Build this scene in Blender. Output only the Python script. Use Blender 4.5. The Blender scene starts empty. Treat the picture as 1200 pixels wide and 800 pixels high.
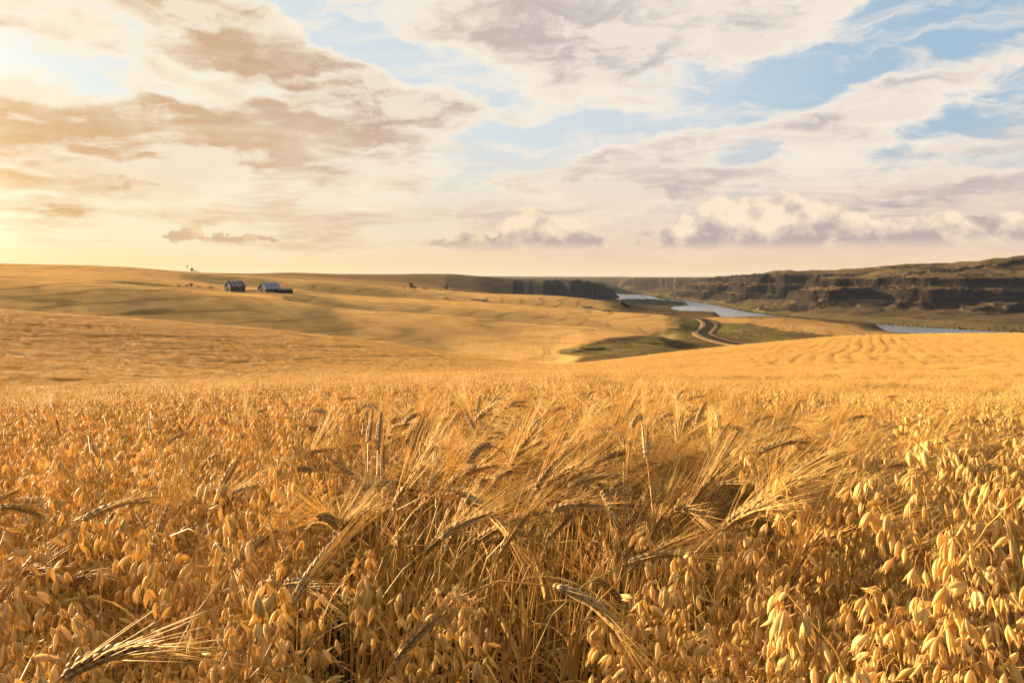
import bpy, math, random
import numpy as np

rng = np.random.default_rng(11)
random.seed(11)
R = math.radians
scene = bpy.context.scene
COL = scene.collection

# ------------------------------------------------------------------ camera
F = 933.0                       # focal length in pixels of a 1200 px wide picture (28 mm lens)
PITCH = math.atan(75.0 / F)     # the true horizon lies 75 px above the middle
CAMZ = 1.35
SP, CP = math.sin(PITCH), math.cos(PITCH)
SUN_AZ, SUN_EL = R(-57), R(9.3)  # azimuth from the view direction (+Y), clockwise


def ray(x, y):
    u, v = (np.asarray(x, float) - 600) / F, (np.asarray(y, float) - 400) / F
    return u + 0 * v, CP - v * SP + 0 * u, -(SP + v * CP) + 0 * u


def azel(x, y):
    X, Y, Z = ray(x, y)
    return np.arctan2(X, Y), Z / np.hypot(X, Y)      # azimuth, tangent of elevation


def project(X, Y, Z):
    z = Z - CAMZ
    d = Y * CP - z * SP
    v = -(z * CP + Y * SP)
    d = np.where(np.abs(d) < 1e-6, 1e-6, d)
    return 600 + F * X / d, 400 + F * v / d, d


cam = bpy.data.cameras.new('camera')
cam.lens = 28
cam.sensor_width = 36
cam.clip_start = 0.05
cam.clip_end = 60000
cam_o = bpy.data.objects.new('camera', cam)
COL.objects.link(cam_o)
cam_o.location = (0, 0, CAMZ)
cam_o.rotation_euler = (math.pi / 2 - PITCH, 0, 0)
scene.camera = cam_o

# ------------------------------------------------------------------ numbers


def smooth(a, b, x):
    t = np.clip((x - a) / (b - a), 0, 1)
    return t * t * (3 - 2 * t)


def _hash(ix, iy, seed):
    h = (ix.astype(np.int64) * 374761393 + iy.astype(np.int64) * 668265263 + seed * 974634777) & 0xFFFFFFFF
    h = ((h ^ (h >> 13)) * 1274126177) & 0xFFFFFFFF
    h = h ^ (h >> 16)
    return (h & 0xFFFFFF) / float(0xFFFFFF) * 2 - 1


def vnoise(x, y, seed=0):
    ix, iy = np.floor(x), np.floor(y)
    fx, fy = x - ix, y - iy
    fx, fy = fx * fx * (3 - 2 * fx), fy * fy * (3 - 2 * fy)
    a, b = _hash(ix, iy, seed), _hash(ix + 1, iy, seed)
    c, d = _hash(ix, iy + 1, seed), _hash(ix + 1, iy + 1, seed)
    return (a + (b - a) * fx) * (1 - fy) + (c + (d - c) * fx) * fy


def fbm(x, y, seed=0, octv=4, gain=0.5):
    s, a, t = 0, 1.0, 0
    for k in range(octv):
        s = s + a * vnoise(x * 2 ** k + 17.3 * k, y * 2 ** k - 9.1 * k, seed + k)
        t += a
        a *= gain
    return s / t


def pchip(xs, ys, xq):
    """monotone cubic through (xs, ys), clamped outside"""
    xs, ys = np.asarray(xs, float), np.asarray(ys, float)
    if len(xs) == 1:
        return np.full_like(xq, ys[0], dtype=float)
    h = np.diff(xs)
    d = np.diff(ys) / h
    m = np.zeros_like(ys)
    m[0], m[-1] = d[0], d[-1]
    if len(xs) > 2:
        w1, w2 = 2 * h[1:] + h[:-1], h[1:] + 2 * h[:-1]
        ok = (d[:-1] * d[1:]) > 0
        with np.errstate(divide='ignore', invalid='ignore'):
            hm = (w1 + w2) / (w1 / d[:-1] + w2 / d[1:])
        m[1:-1] = np.where(ok, hm, 0)
    xq = np.clip(xq, xs[0], xs[-1])
    i = np.clip(np.searchsorted(xs, xq) - 1, 0, len(xs) - 2)
    t = (xq - xs[i]) / h[i]
    t2, t3 = t * t, t * t * t
    return ((2 * t3 - 3 * t2 + 1) * ys[i] + (t3 - 2 * t2 + t) * h[i] * m[i]
            + (-2 * t3 + 3 * t2) * ys[i + 1] + (t3 - t2) * h[i] * m[i + 1])


# ------------------------------------------------------------------ terrain
# the lie of the land: contour profiles (bearing by picture column, picture row, metres away)
def L(r, *pts):
    return [(p[0], p[1], p[2] if len(p) > 2 else r) for p in pts]


LINES = [
    L(25, (0, 456), (300, 450), (650, 440), (800, 444), (1200, 446)),
    L(45, (0, 453), (300, 448), (640, 437), (700, 437), (1200, 431)),
    L(95, (0, 402), (150, 410), (300, 420), (450, 426), (600, 432), (660, 431), (800, 421), (1000, 407), (1200, 404)),
    L(150, (0, 364), (200, 378), (330, 389), (450, 402), (550, 416), (650, 426.5), (690, 424), (800, 411), (900, 401),
      (1000, 393.5), (1100, 391), (1200, 390)),
    L(240, (0, 377), (200, 391), (330, 402), (450, 415), (550, 427), (650, 429), (690, 429), (800, 423), (900, 416),
      (1000, 409), (1200, 406)),
    L(330, (0, 371), (200, 384), (330, 396), (450, 409), (550, 420), (650, 419), (690, 414), (760, 412.5), (800, 413),
      (900, 409), (1000, 403), (1200, 398)),
    L(500, (0, 325.5), (100, 328), (200, 337), (290, 347), (360, 355), (400, 361), (475, 366), (550, 371), (600, 377),
      (700, 384), (771, 393), (800, 400), (875, 404), (950, 402), (1050, 402), (1200, 402)),
    L(570, (0, 336), (100, 338), (200, 344), (270, 346), (330, 350), (360, 364), (400, 373), (475, 380), (550, 386),
      (600, 391), (700, 397), (771, 402), (800, 394), (850, 395), (950, 396), (1050, 396), (1200, 399)),
    L(700, (0, 321), (100, 324), (200, 333), (270, 340), (340, 343), (400, 349), (500, 356), (575, 361), (700, 373),
      (777, 379), (812, 385), (830, 388), (870, 387), (950, 386), (1040, 391), (1200, 397)),
    L(850, (0, 318), (100, 320), (200, 328), (290, 335), (340, 338), (400, 345), (500, 351), (575, 354), (700, 364),
      (777, 369), (812, 374.5), (850, 378), (900, 378), (1000, 383), (1040, 389), (1200, 396)),
    L(1000, (0, 315), (100, 317), (200, 323.5), (290, 340), (340, 344), (400, 353), (500, 360), (575, 362.5), (700, 370),
      (777, 370.5), (800, 372), (850, 372), (900, 370.8), (950, 373.6), (1000, 377), (1022, 379.5), (1040, 389), (1100, 394), (1200, 396)),
    L(1200, (0, 309.5), (133, 312.5), (213, 318), (290, 323.5), (340, 328), (400, 331), (475, 337), (575, 344), (650, 347),
      (700, 352), (760, 361), (785, 362), (835, 364), (850, 376), (900, 382), (1000, 391), (1200, 393)),
    L(1700, (0, 311.5), (213, 321), (290, 322.5), (340, 325), (400, 328), (475, 333), (575, 345), (650, 350), (700, 353.5),
      (780, 358), (845, 375), (1200, 385)),
    [(0, 316, 2300), (213, 321.5, 2300), (290, 322.5, 2300), (340, 322, 2300), (400, 324.5, 2300), (475, 330, 2300),
     (520, 335, 2300), (540, 338, 2350), (580, 343, 2450), (620, 347, 2620), (645, 349, 2780), (680, 350.5, 3090), (728, 351.5, 3650), (1200, 360, 3700)],
    [(0, 313, 2900), (213, 319, 2900), (290, 320.5, 2900), (340, 319.5, 2900), (400, 321.2, 2900), (460, 321.3, 2900),
     (520, 321, 3000), (545, 322.5, 3050), (575, 325, 3080), (620, 328, 3070), (645, 328, 3100), (665, 328.5, 3170), (687, 329, 3330), (693, 331.5, 3400),
     (704, 332.5, 3480), (711, 337, 3580), (718, 341, 3660), (729, 351, 3800), (1200, 360, 3900)],
    L(4600, (0, 318), (290, 321.5), (460, 322.3), (545, 325), (620, 329), (690, 333), (720, 346), (1200, 350)),
    L(7000, (0, 320), (400, 323), (620, 327), (690, 328), (1200, 327)),
    L(17000, (0, 322), (400, 322.5), (620, 324), (700, 324.3), (1200, 324)),
]

PH0, PH1, NPH = R(-47), R(47), 1120
PH = np.linspace(PH0, PH1, NPH)
_seg = [(0.30, 12, 130), (12, 200, 190), (200, 1250, 250), (1250, 3900, 330), (3900, 17000, 110)]
RING = np.concatenate([np.geomspace(a, b, n, endpoint=False) for a, b, n in _seg] + [[17000.0]])
NR = len(RING)
LR = np.log(RING)

TOPS = [(0.3, -0.36), (1.0, -0.36), (2.0, -0.46), (4.0, -0.70), (9.0, -1.32)]     # crop top under the eye
tl_, rl_ = [], []
for r_, z_ in TOPS:
    rl_.append(np.full(NPH, math.log(r_)))
    tl_.append(np.full(NPH, z_))
jig = vnoise(PH * 55, PH * 0, 5) * 0.055 + vnoise(PH * 150, PH * 0, 6) * 0.018
for k, ln in enumerate(LINES):
    xs, ys, rs = (np.array([p[i] for p in ln], float) for i in range(3))
    a, t = azel(xs, ys)
    rr = pchip(a, np.log(rs), PH)
    if k in (13, 14):
        rr = rr + jig * (1.0 if k == 13 else 0.75) * smooth(R(-3), R(2), PH)
    rl_.append(rr)
    tl_.append(pchip(a, t, PH) * np.exp(rr))
RL, ZL = np.array(rl_), np.array(tl_)
H = np.empty((NR, NPH))
for j in range(NPH):
    H[:, j] = pchip(RL[:, j], ZL[:, j], LR)
H += CAMZ
PXG = RING[:, None] * np.sin(PH)[None, :]
PYG = RING[:, None] * np.cos(PH)[None, :]
RG = RING[:, None] + 0 * PXG
TX = 600 + F * np.tan(np.clip(PH, -1.2, 1.2))          # bearing as a picture column


# ---- the river gorge, drawn in plan
WATER = CAMZ - 100.0
RB = np.array([(2600, -600), (1700, 500), (1250, 1050), (890, 1480), (774, 1696), (690, 2060), (678, 2300), (712, 2700), (765, 3300),
               (690, 3730), (745, 4250), (738, 4640), (300, 4900), (-900, 5300), (-3000, 5800)], float)
LB = np.array([(2350, -800), (1450, 350), (1010, 900), (690, 1440), (560, 1750), (505, 2100), (507, 2560), (560, 2740), (640, 2880),
               (668, 3100), (655, 3330), (632, 3500), (520, 3590), (490, 3750), (530, 4200), (470, 4500), (150, 4660), (-1000, 5000), (-3000, 5400)], float)


def dist_line(P, X, Y):
    best = np.full(X.shape, 1e18)
    par = np.zeros(X.shape)
    for i in range(len(P) - 1):
        ax, ay = P[i]
        dx, dy = P[i + 1] - P[i]
        t = np.clip(((X - ax) * dx + (Y - ay) * dy) / (dx * dx + dy * dy), 0, 1)
        d = (X - ax - t * dx) ** 2 + (Y - ay - t * dy) ** 2
        m = d < best
        best[m] = d[m]
        par[m] = (i + t)[m]
    return np.sqrt(best), par


def inside(P, X, Y):
    c = np.zeros(X.shape, bool)
    n = len(P)
    for i in range(n):
        x1, y1 = P[i]
        x2, y2 = P[(i + 1) % n]
        if y1 == y2:
            continue
        c ^= ((y1 > Y) != (y2 > Y)) & (X < (x2 - x1) * (Y - y1) / (y2 - y1) + x1)
    return c


RIVER = np.concatenate([RB, LB[::-1]])


def gorge(X, Y):
    """ground height (eye at zero) from the distance to the two banks; also how rocky it is"""
    nx, ny = X / 260.0, Y / 260.0
    wob = fbm(nx, ny, 40, 5, 0.55)
    dR, pR = dist_line(RB, X, Y)
    dL, _ = dist_line(LB, X, Y)
    ins = inside(RIVER, X, Y)
    right = dR < dL
    by = np.interp(pR, np.arange(len(RB)), RB[:, 1])
    # right bank: shelf, scree, two basalt walls with a ledge, then rolling upper slopes
    shelf = np.interp(by, [800, 1450, 1650, 1850, 2050, 2200, 2340, 2480, 2640, 2820, 3100, 3730, 4300, 4700],
                      [430, 470, 420, 270, 90, 12, 15, 240, 270, 60, 15, 5, 150, 500])
    top = np.interp(by, [800, 1450, 1900, 2300, 2700, 3300, 3730, 4300, 4800], [98, 92, 84, 66, 44, 22, 5, -8, -8])
    rid = np.abs(fbm(X / 210.0, Y / 210.0, 61, 4, 0.5))
    gul = fbm(X / 95.0, Y / 95.0, 71, 4, 0.55)
    q = dR - shelf + 130 * (rid - 0.25) + 26 * gul
    q = np.where(dR < 25, np.minimum(q, dR), q)
    rim1 = -34 + 9 * wob
    rim2 = -4 + 8 * fbm(X / 500.0, Y / 500.0, 77, 3) + np.interp(by, [2380, 2650, 3300, 3730, 4200], [0, 14, 18, 2, -6])
    hs = -98 + np.clip(dR / np.maximum(shelf, 30), 0, 1) ** 0.8 * np.where(shelf > 100, 20, 3) + 5 * fbm(X / 120.0, Y / 120.0, 78, 5) * 1.8 * smooth(20, 120, dR)
    scree = hs + (rim1 - 26 - hs) * smooth(0, 95, q)
    w1 = scree + (rim1 - scree) * smooth(95, 112, q)
    w2 = w1 + (rim2 - rim1) * (0.25 * smooth(118, 150, q) + 0.75 * smooth(158, 176, q))
    up = np.clip((q - 176) / np.interp(by, [2200, 2700], [700, 420]), 0, 1)
    hr = w2 + (top - rim2) * (0.55 * up + 0.45 * smooth(0, 1, up)) * smooth(176, 200, q)
    hr = hr + (13 * (rid - 0.3) + 5 * gul) * smooth(176, 330, q)
    hr = hr + 2.2 * fbm(X / 22.0, Y / 22.0, 90, 3) * smooth(0, 60, q)
    # left bank: low tan slopes
    hl = np.interp(dL, [0, 15, 60, 200, 400, 800, 1400], [-100.5, -98.5, -97, -87, -73, -50, -36]) + 5 * wob * smooth(30, 250, dL)
    pen = (Y > 2720) & (Y < 3620) & (X > 430)
    hl = np.where(pen, np.minimum(hl, -97.5), hl)
    h = np.where(right, hr, hl)
    d = np.minimum(dR, dL)
    h = np.where(ins, -100 - np.clip(d * 0.25, 0, 4), np.maximum(h, -100 + np.clip(d * 0.15, 0, 1.2)))
    return h, right & ~ins, ins


far = RING > 900
i0 = int(np.argmax(far))
Xf, Yf = PXG[i0:], PYG[i0:]
hg, g_right, g_in = gorge(Xf, Yf)
wx = smooth(725, 741, TX)[None, :]
wr = smooth(1130, 1380, RG[i0:])
# on the right the gorge begins where the bench breaks away
W = wx * wr
W = np.maximum(W, (g_in & (TX[None, :] > 735)) * 1.0)
fade = smooth(9000, 15000, RG[i0:])
hg = hg * (1 - fade) + 6 * fade
H[i0:] = H[i0:] * (1 - W) + (hg + CAMZ) * W
RIGHT = np.zeros_like(H, bool)
RIGHT[i0:] = g_right & (W > 0.5)

# small relief: swells on the fields, broken rock on the steep faces
swell = fbm(PXG / 170.0, PYG / 170.0, 3, 3) * 1.4 * smooth(350, 900, RG)
ua_, ub_ = PXG * 0.80 + PYG * 0.60, PYG * 0.80 - PXG * 0.60
swell += (fbm(ua_ / 30.0, ub_ / 110.0, 9, 4) * 0.45 + fbm(ua_ / 9.0, ub_ / 60.0, 10, 2) * 0.16) * smooth(190, 420, RG)
H += swell * (1 - RIGHT)
dHr = np.gradient(H, axis=0) / np.gradient(RING)[:, None]
dHp = np.gradient(H, axis=1) / (np.gradient(PH)[None, :] * RG)
SLOPE = np.hypot(dHr, dHp)
ROCK = smooth(0.30, 0.62, SLOPE) * smooth(1250, 1500, RG)
H += ROCK * (fbm(PXG / 34.0, PYG / 34.0, 14, 4, 0.62) * 7.0 + (np.abs(fbm(PXG / 13.0, PYG / 13.0, 18, 3)) - 0.25) * 6.0)
leftcliff = smooth(1900, 2200, RG) * (~RIGHT) * smooth(545, 670, TX)[None, :] * (1 - smooth(725, 735, TX)[None, :])
ROCK = np.maximum(ROCK, 0.8 * leftcliff * smooth(0.08, 0.42, SLOPE))
H += leftcliff * fbm(PXG / 70.0, PYG / 70.0, 15, 4, 0.6) * 9 * smooth(0.08, 0.2, SLOPE)

WILD = np.zeros_like(H)
txg = TX[None, :] + 0 * H
edge = 674 + 106 * smooth(330, 520, RG) + 30 * smooth(560, 850, RG) + 14 * fbm(PXG / 40.0, PYG / 40.0, 21, 3)
WILD = np.maximum(WILD, smooth(-14, 14, txg - edge) * smooth(235, 262, RG))
WILD = np.maximum(WILD, RIGHT * 1.0)
WILD = np.maximum(WILD, smooth(700, 735, TX)[None, :] * smooth(930, 1000, RG))
WILD = np.maximum(WILD, 0.75 * smooth(1650, 2100, RG))
WILD = np.maximum(WILD, 0.5 * smooth(1150, 1400, RG))
WILD = np.maximum(WILD, smooth(490, 580, txg) * smooth(1900, 2300, RG))

CROPH = 1.0
INST_R, FAR_R = 172.0, 1050.0
GROUND = H - (CROPH - 0.6 * smooth(185, 215, RG)) * (1 - smooth(FAR_R - 120, FAR_R, RG)) * (1 - smooth(0.2, 0.8, WILD))


def ground(x, y, arr=None):
    arr = GROUND if arr is None else arr
    x, y = np.asarray(x, float), np.asarray(y, float)
    r, p = np.hypot(x, y), np.arctan2(x, y)
    fi = np.clip(np.interp(np.log(np.maximum(r, 0.31)), LR, np.arange(NR)), 0, NR - 1.001)
    fj = np.clip((p - PH0) / (PH1 - PH0) * (NPH - 1), 0, NPH - 1.001)
    i, j = fi.astype(int), fj.astype(int)
    a, b = fi - i, fj - j
    return (arr[i, j] * (1 - a) * (1 - b) + arr[i + 1, j] * a * (1 - b) + arr[i, j + 1] * (1 - a) * b + arr[i + 1, j + 1] * a * b)


def hit(x, y, rmin=160.0):
    """where the sight line through a picture point first meets the ground beyond rmin"""
    a, t = azel(x, y)
    j = int(round((float(a) - PH0) / (PH1 - PH0) * (NPH - 1)))
    el = (GROUND[:, j] - CAMZ) / RING
    ok = np.where((el >= float(t)) & (RING > rmin))[0]
    i = ok[0] if len(ok) else NR - 1
    r = RING[i]
    if i > 0 and RING[i - 1] > rmin and el[i] != el[i - 1]:
        f = (float(t) - el[i - 1]) / (el[i] - el[i - 1])
        r = RING[i - 1] + np.clip(f, 0, 1) * (RING[i] - RING[i - 1])
    return np.array([r * math.sin(a), r * math.cos(a), float(ground(r * math.sin(a), r * math.cos(a)))])


def crest(x, r0, r1):
    """the skyline point of a bearing between two distances"""
    a, _ = azel(x, 320)
    j = int(round((float(a) - PH0) / (PH1 - PH0) * (NPH - 1)))
    el = np.where((RING > r0) & (RING < r1), (GROUND[:, j] - CAMZ) / RING, -9)
    r = RING[int(np.argmax(el))]
    return np.array([r * math.sin(a), r * math.cos(a), float(ground(r * math.sin(a), r * math.cos(a)))])


# ------------------------------------------------------------------ mesh helpers
class MB:
    """collects vertices and faces of one mesh"""

    def __init__(self):
        self.v, self.f, self.m, self.n = [], [], [], 0

    def add(self, v, f, m=0):
        v = np.asarray(v, float)
        self.v.append(v)
        self.f += [tuple(int(k) + self.n for k in q) for q in f]
        self.m += [m] * len(f)
        self.n += len(v)
        return self

    def merge(self, o, m=None, M=None):
        if o.n == 0:
            return self
        v = np.concatenate(o.v)
        if M is not None:
            v = v @ M[:3, :3].T + M[:3, 3]
        self.v.append(v)
        n = self.n
        self.f += [tuple(k + n for k in q) for q in o.f]
        self.m += list(o.m) if m is None else [m] * len(o.f)
        self.n += len(v)
        return self

    def box(self, x0, x1, y0, y1, z0, z1, m=0):
        v = [(x, y, z) for x in (x0, x1) for y in (y0, y1) for z in (z0, z1)]
        return self.add(v, [(0, 1, 3, 2), (4, 6, 7, 5), (0, 4, 5, 1), (2, 3, 7, 6), (0, 2, 6, 4), (1, 5, 7, 3)], m)

    def tube(self, P, rad, k=5, m=0, flat=1.0):
        P = np.asarray(P, float)
        n = len(P)
        rad = np.broadcast_to(np.asarray(rad, float), (n,))
        T = np.gradient(P, axis=0)
        T /= np.linalg.norm(T, axis=1)[:, None] + 1e-12
        ref = np.array([0.31, 0.93, 0.17]) if abs(T[0] @ np.array([0.31, 0.93, 0.17])) < 0.9 else np.array([1.0, 0, 0])
        U = np.cross(T, ref)
        U /= np.linalg.norm(U, axis=1)[:, None] + 1e-12
        V = np.cross(T, U)
        a = np.arange(k) * 2 * math.pi / k
        ring = (P[:, None, :] + rad[:, None, None] * (np.cos(a)[None, :, None] * U[:, None, :] + flat * np.sin(a)[None, :, None] * V[:, None, :]))
        f = [(i * k + j, i * k + (j + 1) % k, (i + 1) * k + (j + 1) % k, (i + 1) * k + j) for i in range(n - 1) for j in range(k)]
        f.append(tuple(range(k))[::-1])
        f.append(tuple((n - 1) * k + j for j in range(k)))
        return self.add(ring.reshape(-1, 3), f, m)

    def loft(self, base, d, length, width, thick, prof, k=6, roll=0.0, m=0, bow=0.0):
        """a seed-like body: rings along direction d with the radius profile prof"""
        d = np.asarray(d, float)
        d = d / (np.linalg.norm(d) + 1e-12)
        ref = np.array([0, 0, 1.0]) if abs(d[2]) < 0.9 else np.array([1.0, 0, 0])
        u = np.cross(d, ref)
        u /= np.linalg.norm(u)
        w = np.cross(d, u)
        u, w = u * math.cos(roll) + w * math.sin(roll), w * math.cos(roll) - u * math.sin(roll)
        a = np.arange(k) * 2 * math.pi / k
        V = []
        n = len(prof)
        for i, p in enumerate(prof):
            s = i / (n - 1)
            c = np.asarray(base) + d * length * s + w * bow * length * 4 * s * (1 - s)
            V.append(c + p * (np.cos(a)[:, None] * u * width / 2 + np.sin(a)[:, None] * w * thick / 2))
        f = [(i * k + j, i * k + (j + 1) % k, (i + 1) * k + (j + 1) % k, (i + 1) * k + j) for i in range(n - 1) for j in range(k)]
        f.append(tuple(range(k))[::-1])
        f.append(tuple((n - 1) * k + j for j in range(k)))
        return self.add(np.concatenate(V), f, m)

    def mesh(self, name, mats, smoothed=True):
        me = bpy.data.meshes.new(name)
        me.from_pydata(np.concatenate(self.v).tolist(), [], self.f)
        for x in (mats if isinstance(mats, (list, tuple)) else [mats]):
            me.materials.append(x)
        if any(self.m):
            me.polygons.foreach_set('material_index', self.m)
        if smoothed:
            me.polygons.foreach_set('use_smooth', [True] * len(self.f))
        me.update()
        return me

    def obj(self, name, mats, parent=None, smoothed=False, link=True):
        o = bpy.data.objects.new(name, self.mesh(name, mats, smoothed))
        if link:
            COL.objects.link(o)
        o.parent = parent
        return o


def tag(o, label=None, cat=None, group=None, kind=None):
    if label:
        o['label'] = label
    if cat:
        o['category'] = cat
    if group:
        o['group'] = group
    if kind:
        o['kind'] = kind
    return o


def empty(name, loc, rz=0.0):
    o = bpy.data.objects.new(name, None)
    COL.objects.link(o)
    o.location = loc
    o.rotation_euler = (0, 0, rz)
    o.empty_display_size = 0.2
    return o


def copy_tree(o, parent=None):
    c = o.copy()
    COL.objects.link(c)
    c.parent = parent
    for ch in o.children:
        copy_tree(ch, c)
    return c


# ------------------------------------------------------------------ materials
def nodes(name):
    m = bpy.data.materials.new(name)
    m.use_nodes = True
    nt = m.node_tree
    nt.nodes.clear()
    return m, nt


def N(nt, typ, ins=None, **props):
    n = nt.nodes.new(typ)
    for k, v in props.items():
        setattr(n, k, v)
    for k, v in (ins or {}).items():
        s = n.inputs[k]
        if isinstance(v, bpy.types.NodeSocket):
            nt.links.new(v, s)
        else:
            s.default_value = v
    return n


def mth(nt, op, a, b=0.0, c=0.0, clamp=False):
    return N(nt, 'ShaderNodeMath', {0: a, 1: b, 2: c}, operation=op, use_clamp=clamp).outputs[0]


def mixc(nt, fac, a, b, blend='MIX'):
    n = N(nt, 'ShaderNodeMix', data_type='RGBA', blend_type=blend)
    for idx, v in ((0, fac), (6, a), (7, b)):
        s = n.inputs[idx]
        if isinstance(v, bpy.types.NodeSocket):
            nt.links.new(v, s)
        elif idx == 0:
            s.default_value = v
        else:
            s.default_value = (v[0], v[1], v[2], 1)
    return n.outputs[2]


def sstep(nt, a, b, x):
    return N(nt, 'ShaderNodeMapRange', {0: x, 1: a, 2: b, 3: 0.0, 4: 1.0}, interpolation_type='SMOOTHSTEP').outputs[0]


def ramp(nt, fac, stops):
    n = N(nt, 'ShaderNodeValToRGB', {0: fac})
    e = n.color_ramp.elements
    while len(e) < len(stops):
        e.new(0.5)
    for k, (p, c) in enumerate(stops):
        e[k].position = p
        e[k].color = (c[0], c[1], c[2], 1)
    return n.outputs[0]


def plant_mat(name, dark, lite, green=None, trans=0.35, rough=0.55, scale=40.0, gfrac=0.1, isl=0.15):
    """dry straw: tone differs from plant to plant and along each one; lets light through"""
    m, nt = nodes(name)
    oi = N(nt, 'ShaderNodeObjectInfo')
    tc = N(nt, 'ShaderNodeTexCoord')
    no = N(nt, 'ShaderNodeTexNoise', {'Vector': tc.outputs['Object'], 'Scale': scale, 'Detail': 2.0})
    f = mth(nt, 'ADD', mth(nt, 'MULTIPLY', oi.outputs['Random'], 0.5), mth(nt, 'MULTIPLY', no.outputs[0], 0.9))
    pi_ = N(nt, 'ShaderNodeNewGeometry').outputs['Random Per Island']
    f = mth(nt, 'ADD', f, mth(nt, 'MULTIPLY_ADD', pi_, 2 * isl, -isl))
    f = mth(nt, 'SUBTRACT', f, 0.2, clamp=True)
    c = mixc(nt, f, dark, lite)
    if green:
        g = mth(nt, 'FRACT', mth(nt, 'MULTIPLY', oi.outputs['Random'], 7.31))
        g = sstep(nt, 1 - gfrac, 1.0, g)
        c = mixc(nt, mth(nt, 'MULTIPLY', g, 0.8), c, green)
    p = N(nt, 'ShaderNodeBsdfPrincipled', {'Base Color': c, 'Roughness': rough, 'Specular IOR Level': 0.2})
    t = N(nt, 'ShaderNodeBsdfTranslucent', {'Color': mixc(nt, 0.45, c, (0.86, 0.66, 0.27))})
    mx = N(nt, 'ShaderNodeMixShader', {0: trans, 1: p.outputs[0], 2: t.outputs[0]})
    o = N(nt, 'ShaderNodeOutputMaterial', {0: mx.outputs[0]})
    return m


M_STEM = plant_mat('straw_stem', (0.36, 0.175, 0.038), (0.64, 0.37, 0.10), (0.20, 0.19, 0.035), 0.15, 0.45, 14, 0.14)
M_LEAF = plant_mat('dry_leaf', (0.40, 0.195, 0.042), (0.70, 0.42, 0.12), (0.21, 0.21, 0.04), 0.4, 0.55, 20, 0.2)
M_EAR = plant_mat('barley_grain', (0.28, 0.165, 0.07), (0.48, 0.31, 0.13), None, 0.12, 0.6, 120)
M_AWN = plant_mat('barley_awn', (0.58, 0.34, 0.09), (0.80, 0.53, 0.19), None, 0.4, 0.6, 30)
M_FAR = plant_mat('far_crop', (0.56, 0.35, 0.115), (0.74, 0.49, 0.175), None, 0.3, 0.8, 0.5, 0.0, 0.1)
M_OAT = plant_mat('oat_husk', (0.58, 0.355, 0.11), (0.82, 0.57, 0.23), (0.46, 0.37, 0.09), 0.42, 0.6, 45, 0.06, 0.45)


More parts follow.
